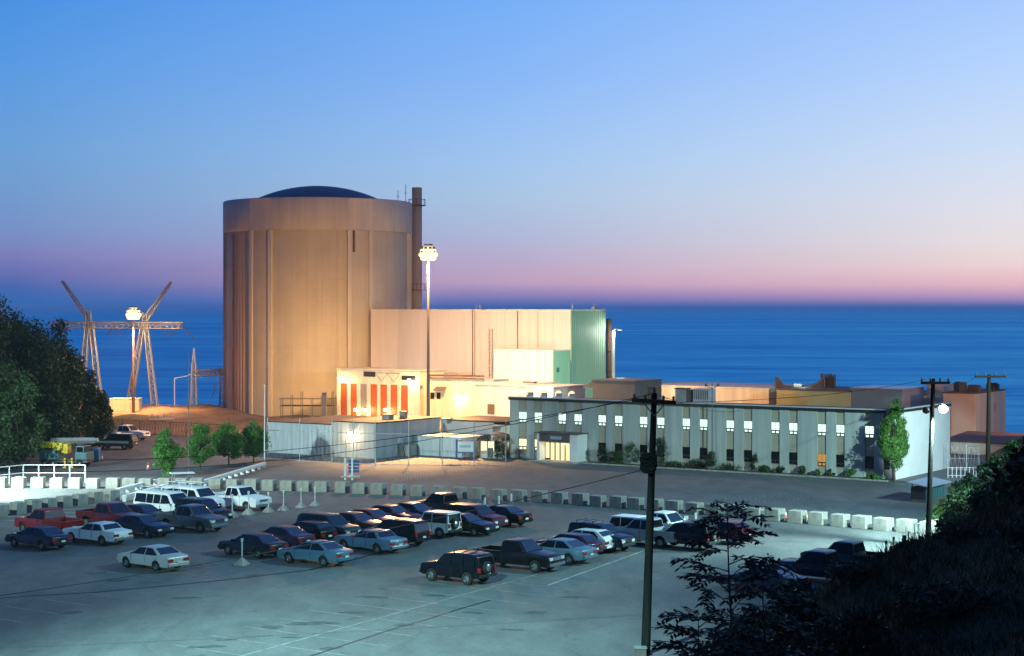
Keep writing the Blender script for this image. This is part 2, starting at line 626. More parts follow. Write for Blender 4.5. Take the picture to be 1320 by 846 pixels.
# fine network of cracks
wob = t.nodes.new('ShaderNodeTexNoise')
wob.inputs['Scale'].default_value = 0.6
t.links.new(tcn.outputs['Object'], wob.inputs['Vector'])
wv = t.nodes.new('ShaderNodeVectorMath')
wv.operation = 'MULTIPLY_ADD'
wv.inputs[1].default_value = (2.5, 2.5, 0)
t.links.new(wob.outputs['Color'], wv.inputs[0])
t.links.new(tcn.outputs['Object'], wv.inputs[2])
vo = t.nodes.new('ShaderNodeTexVoronoi')
vo.feature = 'DISTANCE_TO_EDGE'
vo.inputs['Scale'].default_value = 0.085
t.links.new(wv.outputs[0], vo.inputs['Vector'])
vr = t.nodes.new('ShaderNodeMapRange')
vr.inputs[1].default_value = 0.0
vr.inputs[2].default_value = 0.010
vr.inputs[3].default_value = 0.82
vr.inputs[4].default_value = 1.0
t.links.new(vo.outputs['Distance'], vr.inputs[0])
c = nmix(t, 1.0, c, vr.outputs[0], 'MULTIPLY')
t.links.new(c, pb.inputs['Base Color'])
bp = t.nodes.new('ShaderNodeBump')
bp.inputs['Strength'].default_value = 0.25
bp.inputs['Distance'].default_value = 0.03
t.links.new(ff, bp.inputs['Height'])
t.links.new(bp.outputs[0], pb.inputs['Normal'])


def sheet(name, poly, z, m):
    b = MB()
    b.add([(p[0], p[1], z) for p in poly], [tuple(range(len(poly)))])
    o = b.build(name, m, base=(0, 0, 0))
    return tag(o, kind='structure')


sheet('parking_lot', [(-110, 60.5), (60, 60.5), (60, 226), (8, 226), (-26, 229), (-62, 238), (-110, 226)], 0.004, am)

# painted stall lines and tar seams
pm = mat('road_paint', (0.27, 0.28, 0.26), 0.7, (0.125, 0.13, 0.125), 1.3, detail=9)
pw = mat('road_paint_white', (0.42, 0.43, 0.41), 0.7, (0.17, 0.175, 0.17), 1.2, detail=8)
tar = mat('tar', (0.018, 0.018, 0.019), 0.6)
ml = MB()


def ribbon(mb, a, b, w, z):
    d = (b - a).normalized()
    n = Vector((-d.y, d.x, 0)) * w / 2
    mb.add([(a + n).to_tuple()[:2] + (z,), (a - n).to_tuple()[:2] + (z,), (b - n).to_tuple()[:2] + (z,), (b + n).to_tuple()[:2] + (z,)], [(0, 1, 2, 3)])


A0, A1 = G(300, 849), G(720, 733)
ribbon(ml, A0, A1, 0.16, 0.010)
dv = (A1 - A0).normalized()
L = (A1 - A0).length
k = 0.8
while k < L - 1.5:
    p = A0 + dv * k
    ribbon(ml, p + U * 0.12, p + U * 5.0, 0.11, 0.010)
    ribbon(ml, p - U * 0.12, p - U * 5.0, 0.11, 0.010)
    k += 2.95
B0, B1 = G(706, 755), G(836, 708)
dv2 = (B1 - B0).normalized()
for k in range(0, 9):
    p = G(-40, 792) + dv2 * (k * 2.95)
    ribbon(ml, p, p + U * 4.6, 0.11, 0.010)
for k in range(0, 22):
    p = G(200, 745) + dv2 * (k * 2.95)
    ribbon(ml, p, p - U * 4.8, 0.11, 0.010)
tag(ml.build('lane_markings', pm, base=(0, 0, 0)), kind='structure')
ml = MB()
ribbon(ml, B0, B1, 0.17, 0.012)
for k in range(0, 6):
    q = G(0, 672) + Vector((0, 1, 0)) * (k * 2.6)
    ribbon(ml, q + Vector((-14, 0, 0)), q + Vector((9 + k * 1.2, 0.8, 0)), 0.22, 0.012)
tag(ml.build('road_markings', pw, base=(0, 0, 0)), kind='structure')
ml = MB()


def seam(pts, w):
    q = [G(*p) for p in pts]
    for a, b in zip(q[:-1], q[1:]):
        n = max(2, int((b - a).length / 2.2))
        prev = a
        for i in range(1, n + 1):
            c = a.lerp(b, i / n) + Vector((random.uniform(-.12, .12), random.uniform(-.12, .12), 0)) * (i < n)
            ribbon(ml, prev, c, w * random.uniform(0.7, 1.2), 0.016)
            prev = c


seam([(392, 849), (480, 820), (632, 774)], 0.13)
seam([(-10, 772), (120, 764), (280, 749), (400, 735), (470, 718), (560, 694), (640, 672)], 0.30)
tag(ml.build('tar_seams', tar, base=(0, 0, 0)), kind='structure')

# oil stains in the bays
ml = MB()
for (px, py, r) in ((265, 834, .55), (292, 825, .35), (351, 809, .5), (402, 804, .8), (375, 822, .3), (455, 790, .45), (520, 806, .4), (240, 771, .5), (480, 770, .6), (610, 790, .4),
                    (330, 742, .5), (150, 748, .6), (690, 790, .5), (740, 770, .45), (560, 768, .4), (660, 812, .35), (90, 790, .5), (425, 836, .4)):
    c0 = G(px, py)
    n = 18
    ph = random.random() * 6
    pts = []
    for i in range(n):
        a_ = 2 * math.pi * i / n
        rr = r * (1 + .28 * math.sin(a_ * 2 + ph) + .18 * math.sin(a_ * 5 + ph * 2))
        pts.append((c0.x + rr * 1.5 * math.cos(a_), c0.y + rr * .8 * math.sin(a_), .013))
    ml.add(pts, [tuple(range(n))])
tag(ml.build('oil_stains', mat('oil_stain', (.035, .037, .038), .95, (.095, .10, .10), 1.6, detail=9), base=(0, 0, 0)), kind='structure')

# lake
sm = bpy.data.materials.new('lake_water')
sm.use_nodes = True
t = sm.node_tree
t.nodes.remove(t.nodes['Principled BSDF'])
wd = t.nodes.new('ShaderNodeBsdfDiffuse')
wd.inputs['Color'].default_value = (0.008, 0.40, 0.80, 1)
wg_ = t.nodes.new('ShaderNodeBsdfGlossy')
wg_.inputs['Color'].default_value = (0.30, 1.0, 1.0, 1)
wg_.inputs['Roughness'].default_value = 0.45
wm = t.nodes.new('ShaderNodeMixShader')
wm.inputs[0].default_value = 0.30
t.links.new(wd.outputs[0], wm.inputs[1])
t.links.new(wg_.outputs[0], wm.inputs[2])
t.links.new(wm.outputs[0], t.nodes['Material Output'].inputs[0])
tcn = t.nodes.new('ShaderNodeTexCoord')
geo = t.nodes.new('ShaderNodeNewGeometry')
mp = t.nodes.new('ShaderNodeMapping')
mp.inputs['Scale'].default_value = (0.018, 0.07, 1.0)
t.links.new(geo.outputs['Position'], mp.inputs[0])
n1 = t.nodes.new('ShaderNodeTexNoise')
n1.inputs['Scale'].default_value = 1.0
n1.inputs['Detail'].default_value = 7
n1.inputs['Roughness'].default_value = 0.6
t.links.new(mp.outputs[0], n1.inputs['Vector'])
mp2 = t.nodes.new('ShaderNodeMapping')
mp2.inputs['Scale'].default_value = (0.0009, 0.006, 1.0)
t.links.new(geo.outputs['Position'], mp2.inputs[0])
n2 = t.nodes.new('ShaderNodeTexNoise')
n2.inputs['Scale'].default_value = 1.0
n2.inputs['Detail'].default_value = 6
t.links.new(mp2.outputs[0], n2.inputs['Vector'])
ad = t.nodes.new('ShaderNodeMath')
ad.operation = 'ADD'
t.links.new(n1.outputs['Fac'], ad.inputs[0])
t.links.new(n2.outputs['Fac'], ad.inputs[1])
bp = t.nodes.new('ShaderNodeBump')
bp.inputs['Strength'].default_value = 1.0
bp.inputs['Distance'].default_value = 5.0
t.links.new(ad.outputs[0], bp.inputs['Height'])
t.links.new(bp.outputs[0], wg_.inputs['Normal'])
cmap = t.nodes.new('ShaderNodeMapRange')
cmap.inputs[1].default_value = .82
cmap.inputs[2].default_value = 1.18
cmap.inputs[3].default_value = .28
cmap.inputs[4].default_value = .84
t.links.new(ad.outputs[0], cmap.inputs[0])
t.links.new(cmap.outputs[0], wm.inputs[0])
b = MB()
b.add([(-29000, 120, -5), (29000, 120, -5), (29000, 44500, -5), (-29000, 44500, -5)], [(0, 1, 2, 3)])
tag(b.build('lake_water', sm, base=(0, 0, 0)), kind='structure')

# ================================================================== CONTAINMENT BUILDING
CC = Vector((-32.3, 284.4, 0))
RW, RB = 15.1, 15.6
ZT, ZB = 35.1, 29.95
cont = thing('containment_building', CC, 'huge round concrete containment building with ribbed sides and a shallow dark dome', 'reactor building')
am0 = -math.pi / 2      # angle that faces the camera


def sector(mb, d0, d1, r0, r1, z0, z1, n=6):
    a = [am0 + R(d0 + (d1 - d0) * i / n) for i in range(n + 1)]
    vs, fs = [], []
    for z in (z0, z1):
        for r in (r0, r1):
            for t_ in a:
                vs.append((CC.x + r * math.cos(t_), CC.y + r * math.sin(t_), z))
    m = n + 1
    for i in range(n):
        fs += [(m + i, m + i + 1, 3 * m + i + 1, 3 * m + i), (i + 1, i, 2 * m + i, 2 * m + i + 1),
               (2 * m + i, 3 * m + i, 3 * m + i + 1, 2 * m + i + 1), (i, i + 1, m + i + 1, m + i)]
    fs += [(0, m, 3 * m, 2 * m), (n, 2 * m + n, 3 * m + n, m + n)]
    mb.add(vs, fs)


b = MB()
b.lathe([(RW, -1), (RW, ZB)], CC, 128)
# lift joints in the concrete
for z in (3.7, 7.4, 11.1, 14.8, 18.5, 22.2, 25.9):
    b.lathe([(RW + 0.001, z - 0.05), (RW + 0.04, z - 0.03), (RW + 0.04, z + 0.03), (RW + 0.001, z + 0.05)], CC, 128)
# concrete wall with pour streaks
cm = M['concrete']
for i in range(40):      # formwork seams
    a_ = 2 * math.pi * i / 40
    p = Vector((CC.x + RW * math.cos(a_), CC.y + RW * math.sin(a_), 0))
    b.tube([p, p + Vector((0, 0, ZB - .02))], .045, 4, False, False)
b.build('wall', cm, cont)
b = MB()
b.lathe([(RW + 0.002, ZB), (RB - .12, ZB), (RB, ZB + 0.12), (RB, ZT - .1), (RB - .1, ZT), (RB - 0.9, ZT), (RB - 0.9, ZT - 0.7)], CC, 128)
b.build('ring_girder', M['concrete_band'], cont)
b = MB()
prof = []
Rs = 24.5
za = 37.9
for i in range(15):
    r = 13.6 * (1 - i / 14)
    prof.append((max(r, 0.001), za - Rs + math.sqrt(Rs * Rs - r * r)))
b.lathe([(RB - 0.9, ZT - 1.2), (13.6, ZT - 1.2)] + prof, CC, 96)
b.build('dome', M['dome'], cont)
for c_ in (-90, -30, 32, 90, 150, 210):
    b = MB()
    sector(b, c_ - 6.6, c_ + 6.6, RW - 0.2, RW + 0.22, -1, ZB - .01)
    o = b.build('buttress', M['concrete'], cont)
    b = MB()
    sector(b, c_ - 8.2, c_ - 5.9, RW - 0.2, RW + 0.52, -1, ZB - .005, 2)
    sector(b, c_ + 5.9, c_ + 8.2, RW - 0.2, RW + 0.52, -1, ZB - .005, 2)
    b.build('rib', M['concrete_rib'], o)
    b = MB()
    sector(b, c_ - 8.0, c_ + 8.0, RB - .1, RB + 0.05, ZB + .1, ZT - .08, 4)
    b.build('girder_panel', M['concrete_band'], cont)
# service strip of conduits and a ladder on the left flank
b = MB()
for d_ in (-58, -55.5, -53, -50.5, -47.5, -44.5):
    a_ = am0 + R(d_)
    p = Vector((CC.x + (RW + .1) * math.cos(a_), CC.y + (RW + .1) * math.sin(a_), 0))
    b.tube([p, p + Vector((0, 0, ZB - 0.5))], 0.13, 6)
sector(b, -56.5, -43.5, RW - .1, RW + .08, 0, ZB - .02, 4)
b.build('conduit_strip', M['stack'], cont)
b = MB()
for px, zt in ((513, 2.2), (523, 3.2), (412, 1.0)):
    p = P(px, 262, 286)
    b.tube([(p.x, p.y, ZT - 1), (p.x, p.y, ZT + zt)], 0.05, 5)
    b.tube([(p.x - .25, p.y, ZT + zt * .55), (p.x + .25, p.y, ZT + zt * .55)], 0.04, 5)
b.build('antenna', M['dark_steel'], cont)
b = MB()
a_ = am0 + R(28.0)
p = Vector((CC.x + (RW + .3) * math.cos(a_), CC.y + (RW + .3) * math.sin(a_), 0))
b.tube([p + Vector((0, 0, 26.5)), p + Vector((0, 0, ZB - .05))], 0.2, 6)
b.build('drain_spout', M['dark_steel'], cont)

# vent stack
ys = 293.0
S0 = P(537.5, 398, ys)
S0.z = 0
stk = thing('vent_stack', S0, 'tall slender brown vent stack standing against the round concrete building', 'chimney')
b = MB()
zt = Zof(242, ys)
b.lathe([(0.88, 0), (0.86, zt), (0.74, zt), (0.74, zt - 1.5)], S0, 20)
b.build('shaft', M['stack'], stk)
for py_ in (265, 374):
    z_ = Zof(py_, ys)
    b = MB()
    b.lathe([(0.9, z_ - .08), (1.5, z_ - .08), (1.5, z_ + .04), (0.9, z_ + .04)], S0, 18)
    for i in range(12):
        t_ = 2 * math.pi * i / 12
        b.tube([(S0.x + 1.45 * math.cos(t_), S0.y + 1.45 * math.sin(t_), z_), (S0.x + 1.45 * math.cos(t_), S0.y + 1.45 * math.sin(t_), z_ + 1.0)], .03, 4)
    b.lathe([(1.43, z_ + 1.0), (1.48, z_ + 1.0), (1.48, z_ + 1.06), (1.43, z_ + 1.06)], S0, 18)
    b.build('platform', M['dark_steel'], stk)
b = MB()
for dx in (-0.2, 0.2):
    b.tube([(S0.x + dx - .3, S0.y - 1.05, 0), (S0.x + dx - .3, S0.y - 1.05, zt - 1)], .035, 4)
for i in range(60):
    z_ = 2 + i * .55
    b.tube([(S0.x - .5, S0.y - 1.05, z_), (S0.x - .1, S0.y - 1.05, z_)], .025, 4)
b.build('ladder', M['steel'], stk)

# ================================================================== TURBINE HALL
HR = Vector((P(735, 398, 249.4).x, 249.4, 0))
sL = along(HR, -U, 478)
HD = along(HR, V, 780)
hz = Zof(400.5, 249.4)
hall = thing('turbine_hall', HR, 'big flat-roofed turbine hall clad in pale vertical sheeting beside the round concrete building', 'industrial building')
b = MB()
b.ubox(HR, -sL, 0, 0, HD, 0, hz)
n = int(sL / 1.45)
for i in range(1, n):
    b.ubox(HR, -i * 1.45 - .04, -i * 1.45 + .04, -0.035, 0.01, 0, hz - .05)
b.build('wall', M['siding'], hall)
b = MB()
b.ubox(HR, 0.003, 0.10, 0.0, HD, 0, hz)
for i in range(0, int(HD / 0.55)):
    b.ubox(HR, 0.09, 0.17, i * .55 + .1, i * .55 + .22, 0, hz - .1)
b.build('end_wall', M['siding_green'], hall)
b = MB()
b.ubox(HR, -sL - .1, 0.22, -0.12, HD + .1, hz, hz + 0.16)
b.build('roof', M['white_wall'], hall)
b = MB()
for px, y0, y1, r in ((610, 400, 484, .06), (613, 400, 484, .04), (668, 401, 452, .05)):
    s = along(HR, U, px)
    p = HR + U * s - V * .2
    b.tube([(p.x, p.y, Zof(y1, p.y)), (p.x, p.y, Zof(y0, p.y))], r, 5)
b.build('downpipe', M['rust_steel'], hall)
b = MB()
for px in (632, 636):
    s = along(HR, U, px)
    p = HR + U * s - V * .35
    b.tube([(p.x, p.y, 1), (p.x, p.y, Zof(424, p.y))], .05, 5)
s = along(HR, U, 632)
s2 = along(HR, U, 636)
for i in range(24):
    p, q = HR + U * s - V * .35, HR + U * s2 - V * .35
    z_ = 1.5 + i * .55
    b.tube([(p.x, p.y, z_), (q.x, q.y, z_)], .025, 4)
b.build('ladder', M['steel'], hall)
b = MB()
for px, h_ in ((609, .9), (614, .9), (646, .5), (665, .5), (733, 1.0)):
    p = HR + U * along(HR, U, px) + V * 1.0
    b.tube([(p.x, p.y, hz), (p.x, p.y, hz + h_)], .05, 5)
p = HR + V * along(HR, V, 771)
b.ubox(p, -.9, -.3, -.5, .3, hz, hz + .55)
b.tube([p + Vector((-.6, 0, hz)), p + Vector((-.6, 0, hz + .9))], .06, 5)
b.build('roof_vent', M['steel'], hall)

# exhaust pipe and bright lamp post at the green end
p = P(785, 398, 259.0)
p.z = 0
ex = thing('exhaust_stack', p, 'dark rusty exhaust stack standing at the green end of the turbine hall', 'chimney')
b = MB()
b.lathe([(0.42, 0), (0.42, Zof(411, 259)), (0.34, Zof(411, 259)), (.34, 10)], p, 14)
b.build('pipe', M['rust_steel'], ex)
b = MB()
for z_ in (8, 11, 14):
    b.lathe([(.43, z_), (.5, z_), (.5, z_ + .15), (.43, z_ + .15)], p, 14)
b.build('collar', M['dark_steel'], ex)
p = P(790.5, 398, 257.0)
p.z = 0
lp = thing('lamp_post', p, 'white lamp post lit from its own head beside the dark exhaust stack', 'lamp post')
b = MB()
zt = Zof(426, 257)
b.tube([(p.x, p.y, 0), (p.x, p.y, zt)], .26, 10)
b.build('post', M['white_paint'], lp)
b = MB()
b.tube([(p.x, p.y, zt), (p.x + .3, p.y - .3, zt + .25), (p.x + .9, p.y - .8, zt + .2)], .06, 6)
b.build('arm', M['steel'], lp)
b = MB()
b.box(p.x + .6, p.x + 1.2, p.y - 1.05, p.y - .55, zt + .05, zt + .22)
hd = b.build('lamp_head', M['dark_steel'], lp)
b = MB()
b.box(p.x + .64, p.x + 1.16, p.y - 1.0, p.y - .6, zt + .02, zt + .048)
b.build('lens', lamp_mat('lens_white', (1, .95, .85), 12), hd)
point((p.x + .9, p.y - .85, zt - .25), (1, .93, .8), 900, .12)

# annex in front of the hall, and the lower service wing
AR = Vector((P(712, 398, 241).x, 241.0, 0))
aL = along(AR, -U, 637)
aD = along(AR, V, 734)
az = Zof(453, 241)
ann = thing('annex_building', AR, 'brightly lit cream annex with a green flank attached low on the turbine hall', 'industrial building')
b = MB()
b.ubox(AR, -aL, 0, 0, aD, 0, az)
for i in range(1, int(aL / 1.2)):
    b.ubox(AR, -i * 1.2 - .04, -i * 1.2 + .04, -0.05, 0.01, 0, az - .05)
b.build('wall', M['white_wall'], ann)
b = MB()
b.ubox(AR, .003, .1, 0, aD, 0, az)
for i in range(int(aD / .5)):
    b.ubox(AR, .09, .16, i * .5 + .1, i * .5 + .2, 0, az - .08)
b.build('end_wall', M['siding_green'], ann)
b = MB()
b.ubox(AR, -aL - .1, .2, -.1, aD, az, az + .14)
b.build('roof', M['white_wall'], ann)
b = MB()
q = AR + V * along(AR, V, 718)
b.ubox(q, .1, .22, -.25, .25, Zof(480, q.y), Zof(474, q.y))
b.build('wall_box', M['teal_paint'], ann)

WR = Vector((P(713, 398, 224).x, 224.0, 0))
wL = along(WR, -U, 612)
wg = thing('service_wing', WR, 'low cream service wing with a grey flank between the annex and the office block', 'industrial building')
b = MB()
wz = Zof(498, 224)
b.ubox(WR, -wL, -wL * .44, .0, 10, 0, wz - .1)
b.build('wall', M['cream_wall'], wg)
b = MB()
b.ubox(WR, -wL * .44 + .003, 0, 0, 8, 0, wz - .25)
b.build('side_wall', M['grey_wall'], wg)
b = MB()
b.ubox(WR, -wL - .1, -wL * .44 - .003, -.1, 10.1, wz - .1, wz + .06)
b.ubox(WR, -wL * .44 + .003, .1, -.1, 8.1, wz - .25, wz - .08)
b.build('roof', M['grey_wall'], wg)
b = MB()
for px, y0, y1 in ((633, 521, 534),):
    p = WR + U * along(WR, U, px)
    b.ubox(p, -.55, .55, -.06, 0, Zof(y1, p.y), Zof(y0, p.y))
b.build('door', M['rust_steel'], wg)
b = MB()
for px, py in ((657, 495), (683, 493)):
    p = P(px, py, 232)
    b.obox(p, U, V, -.9, .9, -.4, .4, -.12, .12)
    b.tube([p, (p.x, p.y, wz - .5)], .06, 5)
b.build('floodlight_bracket', M['dark_steel'], wg)

# ================================================================== LOUVRE BUILDING with orange doors
LB = Vector((P(434.5, 398, 255).x, 255.0, 0))
lz = Zof(476, 255)
lop = Zof(494, 255)
lS = along(LB, U, 541)
lv = thing('intake_house', LB, 'low building with white columns between tall orange doors below the round concrete wall', 'industrial building')
b = MB()
b.ubox(LB, 0, lS, 0.9, 6, 0, lop)
b.ubox(LB, 0, lS, 0, 6, lop, lz)
b.build('wall', M['cream_wall'], lv)
b = MB()
b.ubox(LB, -.15, lS + .15, -.15, 6.1, lz, lz + .14)
b.build('roof', M['cream_wall'], lv)
cols = [(434.5, 438.5), (447.6, 451.4), (460, 464), (472.8, 477), (486.3, 489.8), (499, 503), (512.4, 516.4), (526, 541)]
for a_, c_ in cols:
    b = MB()
    s0, s1 = along(LB, U, a_), along(LB, U, c_)
    b.ubox(LB, s0 - .03, s1 + .03, .01, .065, 0, lop - .003)
    b.build('column', M['cream_wall'], lv)
for i in range(7):
    s0, s1 = along(LB, U, cols[i][1]), along(LB, U, cols[i + 1][0])
    b = MB()
    b.ubox(LB, s0 - .02, s1 + .02, .07, .88, 0, lop - .01)
    for k in range(5):
        b.ubox(LB, s0 + .03, s1 - .03, .05, .09, 1 + k * 1.1, 1.06 + k * 1.1)
    b.build('door', M['grey_door'] if i == 2 else M['orange_door'], lv)
for a_, c_, y0, y1 in ((469, 484, 479, 485.5), (518, 535.5, 483, 488.5)):
    s0, s1 = along(LB, U, a_), along(LB, U, c_)
    MB().ubox(LB, s0, s1, -.06, .01, Zof(y1, 252), Zof(y0, 252)).build('vent_grille', M['dark_frame'], lv)
b = MB()
zz = [Zof(480, 252), Zof(491, 252)]
ss = [along(LB, U, px) for px in (485, 492, 500, 508, 516)]
for i in range(4):
    p, q = LB + U * ss[i] - V * .08, LB + U * ss[i + 1] - V * .08
    b.tube([(p.x, p.y, zz[i % 2]), (q.x, q.y, zz[1 - i % 2])], .04, 4)
p, q = LB + U * ss[0] - V * .08, LB + U * ss[4] - V * .08
b.tube([(p.x, p.y, zz[0]), (q.x, q.y, zz[0])], .05, 4)
b.build('pipe_rack', M['steel'], lv)

# control house to the right of the louvre building
KB = Vector((P(541.5, 398, 249.5).x, 249.5, 0))
kS = along(KB, U, 637)
kz = Zof(489, 247)
kh = thing('switch_house', KB, 'cream walled low building with small dark windows and awnings in front of the turbine hall', 'industrial building')
b = MB()
b.ubox(KB, 0, kS, 0, 5, 0, kz)
b.build('wall', M['cream_wall'], kh)
b = MB()
b.ubox(KB, 0.05, kS + .1, -.1, 5.1, kz, kz + .12)
b.build('roof', M['grey_wall'], kh)
for px in (541.8, 557.5, 565.5):
    p = KB + U * along(KB, U, px)
    f = MB().ubox(p, -.35, .35, -.05, .0, Zof(514.5, p.y), Zof(506, p.y)).build('window', M['dark_frame'], kh)
    MB().ubox(p, -.27, .27, -.07, -.05, Zof(513.7, p.y), Zof(506.8, p.y)).build('pane', M['dark_glass'], f)
for px in (544, 569):
    p = KB + U * along(KB, U, px)
    z0 = Zof(503, p.y)
    b = MB()
    b.add([(p - U * .9 + Vector((0, 0, z0 + .5))).to_tuple(), (p + U * .9 + Vector((0, 0, z0 + .5))).to_tuple(),
           (p + U * .9 - V * .9 + Vector((0, 0, z0))).to_tuple(), (p - U * .9 - V * .9 + Vector((0, 0, z0))).to_tuple(),
           (p - U * .9 + Vector((0, 0, z0 + .42))).to_tuple(), (p + U * .9 + Vector((0, 0, z0 + .42))).to_tuple(),
           (p + U * .9 - V * .9 + Vector((0, 0, z0 - .08))).to_tuple(), (p - U * .9 - V * .9 + Vector((0, 0, z0 - .08))).to_tuple()],
          [(0, 1, 2, 3), (7, 6, 5, 4), (3, 2, 6, 7), (0, 3, 7, 4), (2, 1, 5, 6)])
    b.build('awning', M['brown_metal'], kh)
b = MB()
s0, s1 = along(KB, U, 614), along(KB, U, 634)
b.ubox(KB, s0, s1, -.12, .0, 0, Zof(495, 246))
b.build('roller_door', M['white_wall'], kh)
b = MB()
for py_, r in ((483.5, .13), (487, .09)):
    p, q = KB + U * .5 - V * .35, KB + U * (kS - 1.5) - V * .35
    b.tube([(p.x, p.y, Zof(py_, p.y)), (q.x, q.y, Zof(py_ + 1.5, q.y))], r, 6)
b.build('pipe', M['rust_steel'], kh)

# ================================================================== LOW SERVICE BUILDING (blue corrugated walls)
SA = G(344, 583)
SBp = SA + U * along(SA, U, 483.3)
sl = along(SA, U, 483.3)
lw = thing('storehouse', SBp, 'low flat-roofed storehouse with pale blue corrugated walls behind the wire fence', 'storehouse')
st = along(SBp, V, 567)
SCn = SBp + V * st
sw = along(SCn, U, 659)
z1, z2 = 3.7, 4.1


def corr(mb, o, s0, s1, z0, z1, a=U, nrm=-V, step=.32):
    """vertically corrugated sheet: one zigzag surface with depth"""
    n = max(2, int((s1 - s0) / step))
    top, bot, fs, vs = [], [], [], []
    for i in range(n + 1):
        d = .035 if i % 2 else .0
        p = o + a * (s0 + (s1 - s0) * i / n) + nrm * (.02 + d)
        vs.append((p.x, p.y, o.z + z0))
        vs.append((p.x, p.y, o.z + z1))
    for i in range(n):
        fs.append((2 * i, 2 * i + 2, 2 * i + 3, 2 * i + 1))
    mb.add(vs, fs)


s_mid = along(SA, U, 428)
b = MB()
b.ubox(SA, 0, s_mid, 0, 14, 0, z1)
corr(b, SA, 0, s_mid, 0, z1)
b.build('blue_wall', M['blue_siding'], lw)
b = MB()
b.ubox(SA, s_mid + .003, sl, 0.002, st, 0, z2)
corr(b, SA, s_mid, sl, 0, z2)
b.build('grey_wall', M['grey_wall'], lw)
b = MB()
b.ubox(SBp, .003, .05, 0, st, 0, z2)
corr(b, SBp, 0, st, 0, z2, V, U, .45)
b.build('end_wall', M['blue_siding'], lw)
b = MB()
b.ubox(SCn, 0.2, sw - 2.5, 0, 8, 0, z2 - .3)
b.build('rear_wall', M['grey_wall'], lw)
b = MB()
b.ubox(SCn, sw - 2.5, sw + 4, -.6, 8, 0, z2 - .5)
b.build('yellow_wall', M['cream_wall'], lw)
b = MB()
b.ubox(SA, -.1, s_mid - .2, -.1, 14, z1, z1 + .12)
b.ubox(SA, s_mid - .15, sl + .2, -.12, st + .1, z2, z2 + .14)
b.ubox(SCn, .25, sw + 4, -.1, 8, z2 - .28, z2 - .1)
b.build('roof', M['brown_roof'], lw)
# lean-to
LT = SBp + V * along(SBp, V, 531)
ls = along(LT, U, 596)
b = MB()
b.ubox(LT, .1, ls, 0, 5, 0, 2.25)
corr(b, LT, .1, ls, 0, 2.25)
o = b.build('lean_to', M['blue_siding'], lw)
MB().ubox(LT, .08, ls + .1, -.15, 5, 2.25, 2.37).build('lean_to_roof', M['grey_wall'], o)
b = MB()
p = SBp + V * along(SBp, V, 523)
b.obox(p, V, U, -.9, .9, .12, 1.0, .0, 1.3)
b.obox(p, V, U, -1.6, -1.1, .12, .5, .0, 1.5)
b.build('air_unit', M['steel'], lw, bevel=.04)

# ================================================================== OFFICE BLOCK
OF = G(657, 590)
oS = along(OF, U, 1150.5)
oD = along(OF + U * oS, V, 1223)
oz = 7.1
office = thing('office_building', OF, 'two-storey office block with narrow window strips, most upper windows lit', 'office building')
b = MB()
b.ubox(OF, 0, oS, .14, oD, 0, oz - .85)
b.ubox(OF, 0, oS, .14, .4, oz - .85, oz - .02)
b.build('wall', M['office_wall'], office)
strips = [(668.7, 679), (688.8, 698.6), (719.5, 729.5), (740, 750), (771, 781), (792.3, 802.4), (824.5, 834.5), (846.8, 856.5), (879.5, 889.5),
          (901.7, 912), (936, 946.2), (958.6, 969.7), (993.8, 1004.9), (1016.8, 1028), (1053.7, 1064.8), (1077.5, 1088.7), (1114.7, 1126.7), (1139, 1147)]
edges = [(along(OF, U, a_), along(OF, U, c_)) for a_, c_ in strips]
prev = 0.0
for s0, s1 in edges + [(oS, oS)]:
    if s0 - prev > .1:
        b = MB()
        b.ubox(OF, prev + .003, s0 - .003, 0, .139, 0, oz - .3)
        b.build('pier', M['office_wall'], office)
    prev = s1
lit = lamp_mat('lit_pane_green', (.70, 1.0, .84), 1.35)
lit_w = lamp_mat('lit_pane_warm', (1.0, .93, .55), 1.3)
lit_o = lamp_mat('lit_pane_amber', (1.0, .52, .12), .55)
for i, (s0, s1) in enumerate(edges):
    b = MB()
    b.ubox(OF, s0 + .01, s1 - .01, .10, .139, .35, oz - .3)
    b.build('strip_panel', M['office_strip'], office)

    def window(z0, z1, pane, lower_dark=False):
        f = MB().ubox(OF, s0 + .02, s1 - .02, .05, .10, z0, z1).build('window', M['dark_frame'], office)
        g = MB()
        mid = (s0 + s1) / 2
        zs = z0 + (z1 - z0) * .34
        for (a_, c_) in ((s0 + .05, mid - .02), (mid + .02, s1 - .05)):
            g.ubox(OF, a_, c_, .03, .05, zs, z1 - .03)
            g.ubox(OF, a_ + .05, c_ - .05, .03, .05, z0 + .08, zs - .12)
        g.build('pane', pane, f)
    window(.59 * oz, .765 * oz, lit)
    if i < 2:
        window(.14 * oz, .325 * oz, lit_w)
    elif i in (2, 3):
        pass
    else:
        window(.145 * oz, .325 * oz, lit_o if i == 14 else M['dark_glass'])
b = MB()
b.ubox(OF, oS + .003, oS + .14, 0, oD, 0, oz - .32)
b.build('end_wall', M['side_white'], office)
b = MB()
b.ubox(OF, -.12, oS + .25, -.14, .42, oz - .3, oz - .02)
b.ubox(OF, oS - .2, oS + .25, .423, oD + .1, oz - .3, oz - .02)
b.build('fascia', M['dark_frame'], office)
b = MB()
b.ubox(OF, -.16, oS + .29, -.18, .46, oz - .018, oz + .09)
b.ubox(OF, oS - .24, oS + .29, .463, oD + .14, oz - .018, oz + .09)
b.build('coping', M['grey_wall'], office)
b = MB()
b.ubox(OF, .02, oS - .02, .42, oD - .02, oz - .848, oz - .80)
b.build('roof', M['brown_roof'], office)
